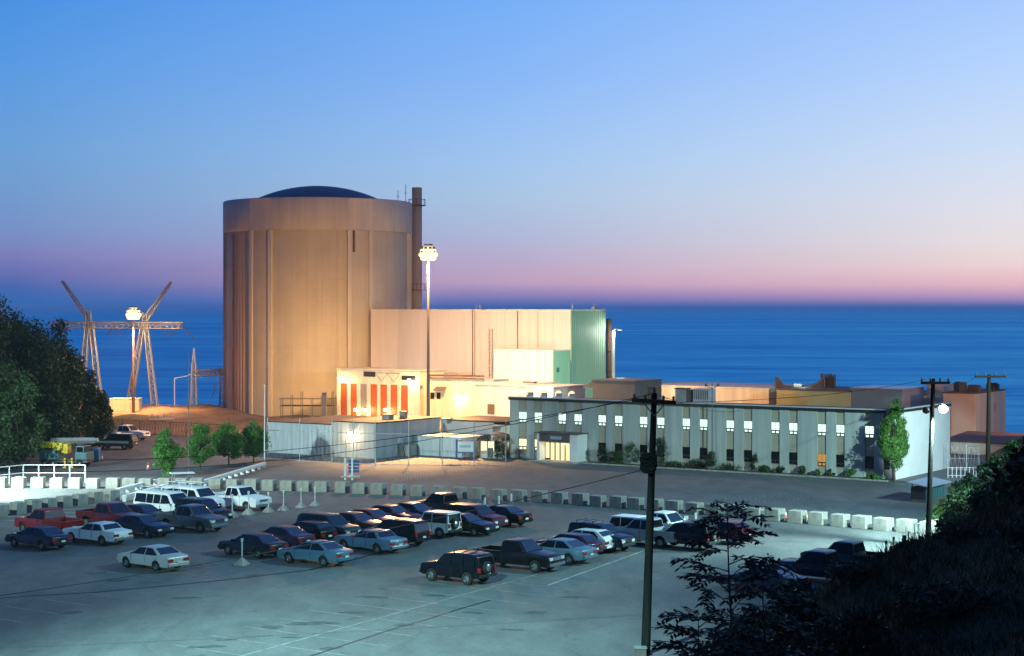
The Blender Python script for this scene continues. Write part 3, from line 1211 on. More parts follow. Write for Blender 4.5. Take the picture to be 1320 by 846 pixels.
# entrance
e0, e1 = along(OF, U, 706), along(OF, U, 757)
po = OF - V * 2.3
b = MB()
b.ubox(po, e0, e0 + .35, 0, 2.28, 0, 3.2)
b.ubox(po, e1 - .9, e1, 0, 2.28, 0, 3.25)
b.ubox(po, e0 + .36, e1 - .91, .15, 2.28, 2.25, 2.35)
b.build('portico', M['side_white'], office)
b = MB()
b.ubox(po, e0 + .36, e1 - .91, -.05, 2.2, 2.36, 3.2)
b.ubox(po, e0 - .3, e1 + .2, -.15, 2.28, 3.253, 3.36)
b.build('canopy', M['dark_steel'], office)
sx = (e0 + e1) / 2
MB().ubox(po, sx - .8, sx + .7, -.12, -.052, 2.62, 2.98).build('sign_plate', mat('sign_blue', (.25, .33, .40), .5, (.33, .41, .47), 3.0), office)
dfr = MB()
w0, w1 = e0 + .36, e1 - .91
dfr.ubox(po, w0, w1, 1.2, 1.3, 0, 2.25)
dfo = dfr.build('entrance', M['dark_frame'], office)
g = MB()
nn = 6
for i in range(nn):
    a_ = w0 + (w1 - w0) * i / nn
    c_ = w0 + (w1 - w0) * (i + 1) / nn
    g.ubox(po, a_ + .09, c_ - .09, 1.17, 1.2, .35 if i in (0, 5) else .12, 2.12)
g.build('glazing', lamp_mat('lit_lobby', (1.0, .83, .42), 1.35), dfo)
point(po + U * sx + V * .6 + Vector((0, 0, 2.0)), (1.0, .78, .4), 90, .2)
MB().ubox(po, e0 - .4, e1 + .3, -1.6, 2.2, 0.01, .16).build('step', M['block'], office)
# skylights on the roof
for px in (683, 701, 720, 737):
    p = OF + V * 11.5
    p = p + U * along(p, U, px)
    c_ = MB().lathe([(.45, 0), (.45, .78), (.36, .78)], p + Vector((0, 0, oz - .80)), 14).build('skylight', M['steel'], office)
    MB().sphere(p + Vector((0, 0, oz + .02)), .36, 12, 6, .8).build('skylight_dome', lamp_mat('skylight_glow', (1.0, .72, .38), 1.6), c_)
# kerb and planting bed in front of the office
b = MB()
b.ubox(OF, e1 + .6, oS + .3, -1.9, -.02, 0.012, .10)
tag(b.build('planting_bed', M['mulch'], base=(0, 0, 0)), kind='structure')
b = MB()
b.ubox(OF, e1 + .6, oS + .3, -2.1, -1.9, 0.012, .16)
tag(b.build('kerb', M['block'], base=(0, 0, 0)), kind='structure')

# ================================================================== REAR BUILDINGS behind the office
def shed(name, label, pxl, pxr, pyl, Y, depth, m, rooft=None, side=None, cat='industrial building'):
    o = Vector((P(pxl, 398, Y).x, Y, 0))
    L_ = along(o, U, pxr)
    z_ = Zof(pyl, Y)
    e = thing(name, o, label, cat)
    MB().ubox(o, 0, L_, 0, depth, 0, z_).build('wall', m, e)
    MB().ubox(o, -.15, L_ + .15, -.15, depth + .1, z_, z_ + .16).build('roof', rooft or M['rust_steel'], e)
    if side:
        MB().ubox(o, L_ + .003, L_ + .06, 0, depth, 0, z_ - .003).build('end_wall', side, e)
    return e, o, L_, z_


w1, w1o, w1L, w1z = shed('warehouse', 'long low orange-lit warehouse behind the left half of the office roof', 818, 991, 497, 262, 14, M['cream_wall'], M['cream_wall'])
w2, w2o, w2L, w2z = shed('pump_house', 'olive-tan block behind the middle of the office roof with dark machinery on top', 1001, 1096.5, 502.5, 247, 12, mat('olive_wall', (.34, .36, .20), .75, (.40, .42, .25), .3), M['rust_steel'], M['grey_wall'])
w3, w3o, w3L, w3z = shed('screen_house', 'blue-grey metal shed behind the office roof beside the tan block', 1097.5, 1163, 501, 233, 8, mat('bluegrey', (.16, .30, .36), .5, (.21, .36, .42), .4), M['galv'], M['grey_wall'])
w4, w4o, w4L, w4z = shed('filter_house', 'brown roofed low building behind the right end of the office', 1158, 1198, 508.5, 243, 12, M['cream_wall'], M['rust_steel'])
w5, w5o, w5L, w5z = shed('stair_tower', 'narrow pinkish tower above the lamp at the right end of the office', 1195, 1217, 497, 236, 5, M['cream_wall'], M['cream_wall'])
pc = Vector((P(1257, 398, 222).x, 222.0, 0))
zc = Zof(508, 222)
lL = along(pc, -U, 1216)
lD = along(pc, V, 1295.5)
rb = thing('service_block', pc, 'orange-lit square block with rooftop equipment at the lake shore beyond the office', 'industrial building')
MB().ubox(pc, -lL, 0, 0, lD, 0, zc).build('wall', mat('block_wall', (.52, .40, .33), .8, (.58, .45, .38), .3), rb)
MB().ubox(pc, .003, .08, 0, lD, 0, zc - .003).build('end_wall', M['cream_wall'], rb)
MB().ubox(pc, -lL - .1, .15, -.1, lD + .1, zc, zc + .15).build('roof', M['rust_steel'], rb)
b = MB()
for a_, c_, t0, h_ in ((-3.6, -2.9, 2, 1.3), (-2.6, -1.9, 1.2, 1.3), (-1.9, -.4, 2.5, .9)):
    b.ubox(pc, a_, c_, t0, t0 + 1.2, zc + .15, zc + h_)
    b.ubox(pc, a_ + .1, c_ - .1, t0 + .1, t0 + 1.1, zc + h_, zc + h_ + .15)
b.build('roof_unit', M['dark_steel'], rb, bevel=.04)
b = MB()
q = pc + V * (lD - 2)
b.lathe([(.9, 0), (.9, .7), (.6, .9)], q + U * -1.0 + Vector((0, 0, zc + .15)), 14)
b.build('roof_fan', M['plastic_black'], rb)
b = MB()
for k in range(2):
    q = pc + V * (lD * (.42 + .22 * k))
    b.ubox(q, .08, .12, -.3, .3, zc - 2.7, zc - 1.5)
b.build('wall_louvre', M['stack'], rb)
# low range in front of it
lo = Vector((P(1215, 398, 207).x, 207.0, 0))
lrL = along(lo, U, 1308)
lrz = Zof(569, 207)
lr = thing('pipe_gallery', lo, 'low cream range with a sloping red-brown roof under the orange block', 'industrial building')
MB().ubox(lo, 0, lrL, 0, 9, 0, lrz).build('wall', M['cream_wall'], lr)
b = MB()
q0, q1 = lo - U * .2 - V * .3, lo + U * (lrL + .2) - V * .3
r0, r1 = lo - U * .2 + V * 9.5, lo + U * (lrL + .2) + V * 9.5
zz0, zz1 = lrz, lrz + .55
b.add([(q0.x, q0.y, zz0), (q1.x, q1.y, zz0), (r1.x, r1.y, zz1), (r0.x, r0.y, zz1), (q0.x, q0.y, zz0 + .14), (q1.x, q1.y, zz0 + .14), (r1.x, r1.y, zz1 + .14), (r0.x, r0.y, zz1 + .14)],
      [(3, 2, 1, 0), (4, 5, 6, 7), (0, 1, 5, 4), (1, 2, 6, 5), (2, 3, 7, 6), (3, 0, 4, 7)])
b.build('roof', M['rust_steel'], lr)
# penthouse behind the office roof
pn, pno, pnL, pnz = shed('penthouse', 'dark brown flat plant room behind the office roof near the green wall', 764, 818.5, 491, 222, 7, M['brown_metal'], M['brown_metal'])
b = MB()
q = pno
zr = pnz
b.add([(q - U * 1.6).to_tuple()[:2] + (zr - .9,), (q + V * 0).to_tuple()[:2] + (zr - .9,), (q + V * 0).to_tuple()[:2] + (zr - .003,),
       (q - U * 1.6 + V * 6).to_tuple()[:2] + (zr - .9,), (q + V * 6).to_tuple()[:2] + (zr - .9,), (q + V * 6).to_tuple()[:2] + (zr - .003,)],
      [(0, 1, 2), (5, 4, 3), (0, 2, 5, 3), (0, 3, 4, 1)])
b.build('roof_wedge', M['brown_metal'], pn)

# screen machinery on top of the pump house
mo = P(1030, 500, 252)
mz = w2z + .16
mc = thing('trash_rake', Vector((mo.x, mo.y, mz)), 'dark rusty machinery with a lattice tower on the tan block roof', 'machine')
b = MB()


def PX(px, py, y=252.0):
    return P(px, py, y)


x0, x1 = PX(1061, 500).x, PX(1074, 500).x
zt_ = Zof(482.5, 252)
for xx in (x0, x1):
    for yy in (250.5, 253.5):
        b.tube([(xx, yy, mz), (xx, yy, zt_)], .13, 5)
for k in range(5):
    za_ = mz + (zt_ - mz) * k / 5
    zb_ = mz + (zt_ - mz) * (k + 1) / 5
    for yy in (250.5, 253.5):
        b.tube([(x0, yy, za_), (x1, yy, zb_)], .07, 4)
        b.tube([(x1, yy, za_), (x0, yy, zb_)], .07, 4)
b.box(x0 + .1, x1 - .1, 250.7, 253.3, mz, zt_ - .4)
b.build('tower', M['dark_steel'], mc)
b = MB()
b.add([(PX(1030, 500).x, 251, mz), (x0, 251, mz), (x0, 251, Zof(488, 252)), (PX(1052, 494).x, 251, Zof(494.5, 252)), (PX(1036, 498).x, 251, Zof(498.5, 252)),
       (PX(1030, 500).x, 253, mz), (x0, 253, mz), (x0, 253, Zof(488, 252)), (PX(1052, 494).x, 253, Zof(494.5, 252)), (PX(1036, 498).x, 253, Zof(498.5, 252))],
      [(0, 1, 2, 3, 4), (9, 8, 7, 6, 5), (1, 6, 7, 2), (2, 7, 8, 3), (3, 8, 9, 4), (4, 9, 5, 0)])
b.build('chute', M['dark_steel'], mc)
b = MB()
xa = PX(999, 500).x
b.add([(xa, 251, mz), (PX(1020, 500).x, 251, mz), (PX(1020, 498).x, 251, Zof(497.5, 252)), (PX(1010, 496).x, 251, Zof(496.5, 252)), (PX(1002, 486).x, 251, Zof(486, 252)), (xa, 251, Zof(485, 252)),
       (xa, 252.2, mz), (PX(1020, 500).x, 252.2, mz), (PX(1020, 498).x, 252.2, Zof(497.5, 252)), (PX(1010, 496).x, 252.2, Zof(496.5, 252)), (PX(1002, 486).x, 252.2, Zof(486, 252)), (xa, 252.2, Zof(485, 252))],
      [(0, 1, 2, 3, 4, 5), (11, 10, 9, 8, 7, 6), (1, 7, 8, 2), (2, 8, 9, 3), (3, 9, 10, 4), (4, 10, 11, 5), (5, 11, 6, 0)])
b.build('hopper', M['dark_steel'], mc)
b = MB()
b.box(PX(1024, 500).x, PX(1034, 500).x, 252.5, 253.2, mz, Zof(495, 252))
b.build('tank', M['white_paint'], mc)
# rooftop units in front of the warehouse
for px, w_, h_, lab in ((842, .5, 1.1, 'rusty boxy roof vent in front of the orange wall, left of the dark pole'), (880, .75, 1.0, 'grey louvred roof vent in front of the orange wall')):
    p = OF + V * 14
    p = p + U * along(p, U, px)
    e = thing('roof_vent', (p.x, p.y, oz - .80), lab, 'roof vent')
    MB().ubox(p, -w_, w_, -.5, .5, oz - .80, oz + h_ - .2).build('housing', M['steel'] if px > 850 else M['rust_steel'], e, bevel=.03)
    MB().ubox(p, -w_ - .12, w_ + .12, -.62, .62, oz + h_ - .18, oz + h_ - .06).build('cap', M['dark_steel'], e)
p = OF + V * 14
p = p + U * along(p, U, 908)
e = thing('air_conditioner', (p.x, p.y, oz - .80), 'lavender-grey air conditioner on the office roof beside the floodlight mast', 'air conditioner')
MB().ubox(p, -1.1, 1.1, -.8, .8, oz - .80, oz + .95).build('housing', M['galv'], e, bevel=.05)
b = MB()
for k in range(8):
    b.ubox(p, -.9 + k * .24, -.8 + k * .24, -.83, -.8, oz - .3, oz + .8)
b.build('grille', M['dark_steel'], e)
MB().ubox(p, -2.2, -1.35, -.5, .4, oz - .80, oz + .8).build('duct', M['dark_steel'], e, bevel=.05)

# ================================================================== MASTS, GANTRIES, POLES
glow_na = lamp_mat('sodium_glare_lens', (1.0, .70, .34), 2.6)


def high_mast(px, pytop, Y, label, n=8):
    p = P(px, 398, Y)
    p.z = float(terrain_h(p.x, p.y))
    zt = Zof(pytop, Y)
    e = thing('floodlight_mast', p, label, 'light mast')
    MB().tube([(p.x, p.y, p.z), (p.x, p.y, zt)], [.26, .12], 10).build('mast', M['rust_steel'] if px < 300 else M['dark_steel'], e)
    b = MB()
    for dz in (.78, .36, -.1, -.56):
        b.lathe([(.72, dz - .05), (.82, dz - .05), (.82, dz + .05), (.72, dz + .05), (.72, dz - .05)], (p.x, p.y, zt), 24)
        for i in range(4):
            a_ = i * math.pi / 2
            b.tube([(p.x, p.y, zt + dz), (p.x + math.cos(a_) * .8, p.y + math.sin(a_) * .8, zt + dz)], .04, 5)
    b.build('ring', M['steel'], e)
    for dz, rr, off, k in ((.78, .42, 0.0, 5), (.36, .80, .4, 8), (-.10, .95, .2, 9), (-.56, .72, .1, 8)):  # lamp heads multiplied into a ball so the shape stands in for glare
        for i in range(k):
            a_ = 2 * math.pi * i / k + off
            c = Vector((p.x + math.cos(a_) * rr, p.y + math.sin(a_) * rr, zt + dz))
            h = MB().lathe([(.02, .40), (.16, .38), (.22, .22), (.22, .12)], c, 10).build('lamp_head', M['steel'], e)
            MB().sphere(c + Vector((0, 0, -.16)), .36, 12, 8, .9).build('lens', glow_na, h)
    return Vector((p.x, p.y, zt))


m1 = high_mast(552, 326, 229, 'tall slender floodlight mast glowing orange in front of the turbine hall')
point(m1 + Vector((0, -.5, -2.3)), SODIUM, 46000, .6)
spot(m1 + Vector((0, -.5, -2.5)), (m1.x - 4, m1.y + 4, 0), SODIUM, 72000, 166, .55, .6)
spot(m1 + Vector((0, -.7, -2.4)), (-12, 204, 0), SODIUM, 330000, 42, 1.0, .5)
m2 = high_mast(172, 404, 279, 'floodlight mast glowing orange beside the power line gantry')
spot(m2 + Vector((0, -.5, -2.3)), (m2.x - 2, m2.y - 6, 0), SODIUM, 70000, 128, .8, .5)
point(m2 + Vector((0, -1.6, -.2)), SODIUM, 450, .4)
spot(m2 + Vector((1.5, -5, -3.5)), (m2.x - 1, 289, 7), (1, .66, .36), 9000, 110, .8, .4)  # extra spot added in front of the mast to brighten the gantry


def truss(mb, p0, p1, w0, w1, n, r=.07):
    p0, p1 = Vector(p0), Vector(p1)
    d = (p1 - p0).normalized()
    ref = Vector((0, 1, 0)) if abs(d.y) < .9 else Vector((1, 0, 0))
    a = d.cross(ref).normalized()
    c = a.cross(d)
    rings = []
    for i in range(n + 1):
        w = (w0 + (w1 - w0) * i / n) / 2
        q = p0.lerp(p1, i / n)
        rings.append([q + a * w + c * w, q - a * w + c * w, q - a * w - c * w, q + a * w - c * w])
    for k in range(4):
        mb.tube([rings[i][k] for i in range(n + 1)], r, 5)
    for i in range(n):
        for k in range(4):
            mb.tube([rings[i][k], rings[i + 1][(k + 1) % 4]], r * .6, 4, False)
            mb.tube([rings[i][k], rings[i][(k + 1) % 4]], r * .6, 4, False)


YG = 289.0
gb = P(182, 398, YG)
gb.z = 0
gan = thing('power_line_gantry', gb, 'tall steel gantry on two splayed leg pairs carrying power lines by the lake', 'gantry')
for (px0, top, px1) in ((113, 412, 103), (117, 414, 130), (184, 420, 164.5), (188, 420, 200.5)):
    b = MB()
    q = P(px1, 530, YG)
    truss(b, (q.x, YG, -0.3), P(px0, top, YG), .95, .6, 12, .13)
    b.build('leg', M['galv'], gan)
b = MB()
truss(b, P(66, 418.5, YG), P(236, 419.5, YG), 1.0, 1.0, 24, .12)
b.build('crossbeam', M['galv'], gan)
for (p0, p1) in (((114, 410), (80, 362)), ((187, 412), (221, 363.5))):
    b = MB()
    truss(b, P(p0[0], p0[1], YG), P(p1[0], p1[1], YG), .8, .3, 9, .10)
    b.build('arm', M['galv'], gan)
    b = MB()
    truss(b, P(p0[0], 424, YG), P(p0[0], 402, YG), .9, .7, 4, .11)
    b.build('post', M['galv'], gan)
for (p0, p1) in (((236, 421), (251, 439)), ((82, 421), (92, 428)), ((146, 421), (155, 432)), ((146, 421), (138, 432)), ((205, 421), (216, 434)), ((232, 421), (219, 433))):
    b = MB()
    a_, c_ = P(p0[0], p0[1], YG), P(p1[0], p1[1], YG)
    n = 10
    for i in range(n):
        q = a_.lerp(c_, (i + .5) / n)
        b.sphere(q, .17, 8, 4, .5)
    b.tube([a_, c_], .06, 5)
    b.build('insulator', M['rust_steel'], gan)

Y2 = 287.0
g2 = P(250, 398, Y2)
g2.z = 0
gs = thing('bus_gantry', g2, 'small steel bus gantry with a spire and a crossbeam beside the round building', 'gantry')
b = MB()
truss(b, (g2.x, Y2, -.3), P(250, 468, Y2), 1.1, .6, 8, .1)
truss(b, P(250, 468, Y2), P(250, 449, Y2), .45, .1, 4, .06)
b.build('tower', M['galv'], gs)
q = P(286, 528, Y2)
b = MB()
truss(b, (q.x, Y2, -.3), P(286, 474, Y2), .8, .6, 6, .1)
b.build('leg', M['steel'], gs)
b = MB()
truss(b, P(250, 481, Y2), P(288, 479, Y2), .9, .9, 7, .1)
b.build('crossbeam', M['steel'], gs)
b = MB()
for pts in ([(250, 481), (240, 485), (225, 488)], [(278, 486), (276, 505), (270, 518), (262, 527)], [(225, 488), (225, 526)], [(254, 486), (260, 487), (285, 483)]):
    b.tube([P(x, y, Y2) for x, y in pts], .07, 5)
b.build('busbar', M['white_paint'], gs)


def sag(a, b, s, n=14):
    a, b = Vector(a), Vector(b)
    return [a.lerp(b, i / n) + Vector((0, 0, -s * 4 * (i / n) * (1 - i / n))) for i in range(n + 1)]


def wire(label, pts, r=.03, cat='cable'):
    o = MB().tube(pts, r, 5).build('power_line', M['cable'])
    return tag(o, label, cat)


# big utility pole in the lot
base1 = G(832, 843)
top1 = P(843.5, 507, base1.y)
pole1 = thing('utility_pole', base1, 'tall leaning wooden utility pole standing in the near part of the parking lot', 'utility pole')
MB().tube([(base1.x, base1.y, -.2), base1.lerp(top1, .5), top1], [.24, .20, .14], 12).build('post', M['grey_pole'], pole1)
ca = P(817, 515.5, base1.y + .5)
cb = P(873, 519, base1.y - .5)
b = MB()
d = (cb - ca)
d.z = 0
d.normalize()
nn_ = Vector((-d.y, d.x, 0))
vs = []
for q in (ca, cb):
    for sy in (-1, 1):
        for sz in (-1, 1):
            vs.append(q + nn_ * (.08 * sy - .22) + Vector((0, 0, .1 * sz)))
b.add(vs, [(0, 1, 3, 2), (6, 7, 5, 4), (0, 4, 5, 1), (2, 3, 7, 6), (0, 2, 6, 4), (1, 5, 7, 3)])
b.build('crossarm', M['wood_pole'], pole1)
b = MB()
mid = (ca + cb) / 2
for q in (ca, cb):
    b.tube([mid.lerp(q, .55) - nn_ * .2, Vector((mid.x, mid.y, mid.z - .75)) - nn_ * .15], .035, 5)
b.build('brace', M['dark_steel'], pole1)
b = MB()
for tt in (.05, .3, .72, .95):
    q = ca.lerp(cb, tt) - nn_ * .22
    b.lathe([(.04, .1), (.09, .14), (.06, .2), (.09, .25), (.03, .32)], q, 8)
b.lathe([(.05, 0), (.1, .08), (.06, .15), (.1, .2), (.02, .3)], top1, 8)
b.build('insulator', M['dark_steel'], pole1)
b = MB()
qc = P(836, 597, base1.y - .35)
for i in range(16):
    a0_ = i * .8
    cc = qc + Vector((.1 * math.sin(i * 2.1), .06 * math.cos(i * 1.7), (i % 5 - 2) * .1))
    b.tube([cc + Vector((.32 * math.cos(t_), .12 * math.sin(t_ + a0_), .30 * math.sin(t_))) for t_ in np.linspace(0, 2 * math.pi, 14)], .045, 5)
b.box(qc.x - .16, qc.x + .22, qc.y - .1, qc.y + .16, qc.z - .5, qc.z + .1)
b.build('cable_coil', M['cable'], pole1)
jb = G(829, 846)
e = thing('junction_box', (jb.x - .1, jb.y, 0), 'small dark box on the ground at the foot of the big wooden pole', 'box')
MB().box(jb.x - .4, jb.x + .15, jb.y - .25, jb.y + .25, 0, .42).build('body', M['dark_steel'], e, bevel=.02)
MB().box(jb.x - .43, jb.x + .18, jb.y - .28, jb.y + .28, .425, .47).build('lid', M['steel'], e)


def upole(px, pyb, pyt, label, arm, matn='wood_pole', r=.2, pxt=None, Y=None):
    if Y is None:
        g = G(px, pyb)
    else:
        g = P(px, 398, Y)
        g.z = float(terrain_h(g.x, g.y)) - .3
    e = thing('utility_pole', g, label, 'utility pole')
    tp = P(pxt or px, pyt, g.y)
    MB().tube([g, tp], [r, r * .7], 10).build('post', M[matn], e)
    z_ = Zof(arm[2], g.y)
    x0, x1 = P(arm[0], 398, g.y).x, P(arm[1], 398, g.y).x
    MB().box(x0, x1, g.y - r - .12, g.y - r + .02, z_ - .1, z_ + .1).build('crossarm', M['wood_pole'], e)
    b = MB()
    for tt in (.04, .33, .67, .96):
        b.lathe([(.05, .1), (.1, .16), (.06, .24), (.1, .3), (.02, .38)], (x0 + (x1 - x0) * tt, g.y - r - .05, z_), 8)
    b.build('insulator', M['dark_steel'], e)
    return e, g, tp


p2, g2_, t2_ = upole(1196, 704, 488, 'wooden utility pole with a bright white floodlight at the end of the office block', (1186, 1223, 493.5), 'grey_pole', .21, 1203)
p3, g3_, t3_ = upole(1273, 610, 483, 'dark wooden utility pole behind the hillside shrubs at the far right', (1256, 1295, 485.5), 'wood_pole', .24, 1275, Y=160)
# floodlights on that pole
zl = Zof(525, g2_.y)
b = MB()
b.tube([(t2_.x, g2_.y, zl + .3), (t2_.x + .55, g2_.y - .1, zl + .1)], .04, 6)
b.tube([(t2_.x, g2_.y, zl), (t2_.x - .35, g2_.y + .1, zl - .1)], .04, 6)
b.build('bracket', M['dark_steel'], p2)
lc = Vector((t2_.x + .62, g2_.y - .12, zl))
h1_ = MB().lathe([(.05, .28), (.2, .2), (.30, -.05), (.30, -.1)], lc, 14).build('floodlight', M['galv'], p2)
MB().sphere(lc + Vector((.05, -.15, -.12)), .34, 12, 8, .85).build('lens', lamp_mat('mercury_lens', (.82, 1, .97), 60), h1_)  # lens oversized to stand in for the star glare
lc2 = Vector((t2_.x - .5, g2_.y + .1, zl - .15))
b = MB()
b.lathe([(.05, -.35), (.26, -.25), (.3, .1), (.27, .12)], lc2, 14)
b.build('floodlight', M['plastic_black'], p2)
# slim double-headed mast on the office roof line
pq = OF - V * .6
pq = pq + U * along(pq, U, 918)
fm = thing('floodlight_pole', pq, 'thin steel pole with two floodlights on a forked arm in front of the office', 'light mast')
zt_ = Zof(497, pq.y)
MB().tube([pq, (pq.x, pq.y, zt_ + .2)], [.06, .045], 8).build('post', M['dark_steel'], fm)
b = MB()
for s_ in (-1, 1):
    b.tube([(pq.x, pq.y, zt_ - .35), (pq.x + s_ * .45, pq.y, zt_ - .15), (pq.x + s_ * .62, pq.y, zt_)], .035, 5)
b.build('arm', M['dark_steel'], fm)
for s_ in (-1, 1):
    MB().lathe([(.02, -.12), (.14, -.08), (.17, .12), (.05, .2)], (pq.x + s_ * .66, pq.y, zt_ + .02), 10).build('lamp_head', M['dark_steel'], fm)

# thin pole in the yard on the left
tpg = G(243, 622)
tp_ = thing('radio_mast', (tpg.x, tpg.y, 0), 'very thin dark mast standing among the small trees on the left', 'mast')
MB().tube([(tpg.x, tpg.y, 0), (tpg.x, tpg.y, Zof(455, tpg.y))], [.05, .025], 6).build('post', M['dark_steel'], tp_)
MB().box(tpg.x - .12, tpg.x + .12, tpg.y - .12, tpg.y + .12, 0, .06).build('base_plate', M['steel'], tp_)
tpg = G(341, 602)
tp_ = thing('flag_pole', (tpg.x, tpg.y, 0), 'thin white pole at the left corner of the blue storehouse', 'pole')
MB().tube([(tpg.x, tpg.y, 0), (tpg.x, tpg.y, Zof(498, tpg.y))], [.07, .04], 7).build('post', M['white_paint'], tp_)
MB().sphere((tpg.x, tpg.y, Zof(497, tpg.y)), .1, 8, 6).build('finial', M['white_paint'], tp_)

# cables
q1 = base1.lerp(top1, (Zof(603, base1.y) - base1.z) / (top1.z - base1.z))
wire('black cable sagging from halfway up the near wooden pole to the far left', sag(q1, P(-60, 776, 84), .55, 20), .022)
wire('wire from the left end of the near pole crossarm sweeping down to the left', sag(ca, P(-60, 590, 112), 1.2, 24), .018)
wire('wire from the top of the near pole dipping low over the white railing at left', sag(top1, P(-60, 604, 108), 1.5, 24), .018)
wire('wire from the right end of the near crossarm to the pole with the white floodlight', sag(cb, (t2_.x - .5, g2_.y, Zof(493, g2_.y) + .2), .35), .016)
wire('wire between the two right-hand utility poles', sag((t2_.x + .9, g2_.y, Zof(493, g2_.y) + .2), P(1258, 485, g3_.y), .5), .02)
wire('wire leaving the top of the near pole toward the office roof', sag(top1, OF + U * 30 + Vector((0, 0, 6.6)), .5), .014)

# ================================================================== CONCRETE BLOCK ROW
bx = [(-30, 629.5), (143, 630.3), (273, 631), (420, 635), (560, 641), (690, 648), (790, 655.3), (878, 662), (960, 669.5), (1040, 676), (1107, 682), (1200, 690.5)]
_bx, _by = np.array([p[0] for p in bx], float), np.array([p[1] for p in bx], float)
cen = [-1, 23, 47, 71, 95, 119, 143, 166, 187, 209, 231, 252, 275, 298, 321.5, 344.5, 367, 389.5, 412, 437, 461, 484.5, 510, 536, 562.5, 588, 613, 639.5,
       665.4, 691, 717.3, 743.5, 768, 793, 817, 841.5, 866, 891, 917, 943, 969.5, 996, 1023, 1051, 1079, 1107, 1135, 1164.5, 1194]
blk = None


def place_block(p, tang, label, group, sc=1.0):
    global blk
    if blk is None:
        b = MB()
        b.box(-.60, .60, 0, 1.0, 0, 1.02)
        blk = b.build('concrete_block', M['block'], base=(0, 0, 0), bevel=.045)
        o = blk
    else:
        o = blk.copy()
        COL.objects.link(o)
    o.location = (p.x + random.uniform(-.07, .07), p.y + random.uniform(-.12, .12), 0)
    o.rotation_euler = (0, 0, math.atan2(tang.y, tang.x) + random.uniform(-.07, .07))
    o.scale = (sc * random.uniform(.96, 1.04), sc * random.uniform(.95, 1.05), random.uniform(.96, 1.04))
    tag(o, label, 'concrete block', group)


for px in cen:
    a_ = G(px - 6, float(np.interp(px - 6, _bx, _by)))
    c_ = G(px + 6, float(np.interp(px + 6, _bx, _by)))
    tang = (c_ - a_).normalized()
    if px < 240:
        place_block((a_ + c_) / 2, tang, 'pale concrete block behind the dazzling white patch, in the straight row on the left', 'left straight row of blocks')
    elif px < 900:
        place_block((a_ + c_) / 2, tang, 'grey-beige concrete block in the long row behind the parked cars, left of the foreground sapling', 'long row of blocks')
    else:
        place_block((a_ + c_) / 2, tang, 'brightly lit concrete block at the right end of the long row', 'right end of the block row', 1.08)
for px, py in ((-16, 668.5), (5, 666), (27, 663), (48, 660), (68, 657), (88, 654.2), (108, 651.6), (128, 649), (148, 646.5)):
    a_, c_ = G(px - 5, py + .65), G(px + 5, py - .65)
    place_block((a_ + c_) / 2, (c_ - a_).normalized(), 'shaded concrete block in the curved row in front of the dazzling white patch', 'curved row of blocks', .95)

# ================================================================== CONES, STANCHIONS, SMALL SIGNS
cone0 = None


def cone(px, py, label, group=None):
    global cone0
    g = G(px, py)
    if cone0 is None:
        e = thing('traffic_cone', g, label, 'traffic cone', group)
        MB().lathe([(.21, .04), (.05, .78), (.045, .80), (.001, .80)], g, 14).build('body', M['cone_orange'], e)
        MB().box(g.x - .27, g.x + .27, g.y - .27, g.y + .27, 0, .04).build('base', M['rubber'], e)
        MB().lathe([(.165, .30), (.115, .50)], g, 14).build('collar', M['white_paint'], e)
        cone0 = e
    else:
        c = clone(cone0)
        c.location = g
        tag(c, label, 'traffic cone', group)


cone(1012, 668.5, 'orange traffic cone in front of the bright blocks, the left of the pair')
cone(1040, 671.5, 'orange traffic cone in front of the bright blocks, the right of the pair')
cone(573, 641, 'orange traffic cone in the gap between two blocks behind the old pickup')
cone(131, 594, 'orange traffic cone beside the blue cabin on the left')
cone(191, 606, 'orange traffic cone alone on the brown yard left of the small trees')

stan0 = None


def stanchion(px, py, pyt, label, group=None):
    global stan0
    g = G(px, py)
    h_ = (py - pyt) * g.y / FPX
    if stan0 is None:
        e = thing('marker_post', (0, 0, 0), label, 'marker post', group)
        b = MB()
        r0, r1 = .42, .10
        vs = [(-r0, -r0, 0), (r0, -r0, 0), (r0, r0, 0), (-r0, r0, 0), (-r0, -r0, .12), (r0, -r0, .12), (r0, r0, .12), (-r0, r0, .12),
              (-r1, -r1, .55), (r1, -r1, .55), (r1, r1, .55), (-r1, r1, .55)]
        b.add(vs, [(3, 2, 1, 0), (0, 1, 5, 4), (1, 2, 6, 5), (2, 3, 7, 6), (3, 0, 4, 7), (4, 5, 9, 8), (5, 6, 10, 9), (6, 7, 11, 10), (7, 4, 8, 11), (8, 9, 10, 11)])
        b.build('base', M['block'], e)
        MB().tube([(0, 0, .5), (0, 0, 2.0)], .045, 8).build('post', M['white_paint'], e)
        MB().box(-.07, .07, -.06, .06, 1.8, 2.05).build('cap', M['white_paint'], e)
        stan0 = e
        c = e
    else:
        c = clone(stan0)
        tag(c, label, 'marker post', group)
    c.location = g
    c.rotation_euler = (0, 0, R(-34) + random.uniform(-.2, .2))
    s = h_ / 2.0
    c.scale = (max(.85, s), max(.85, s), s)


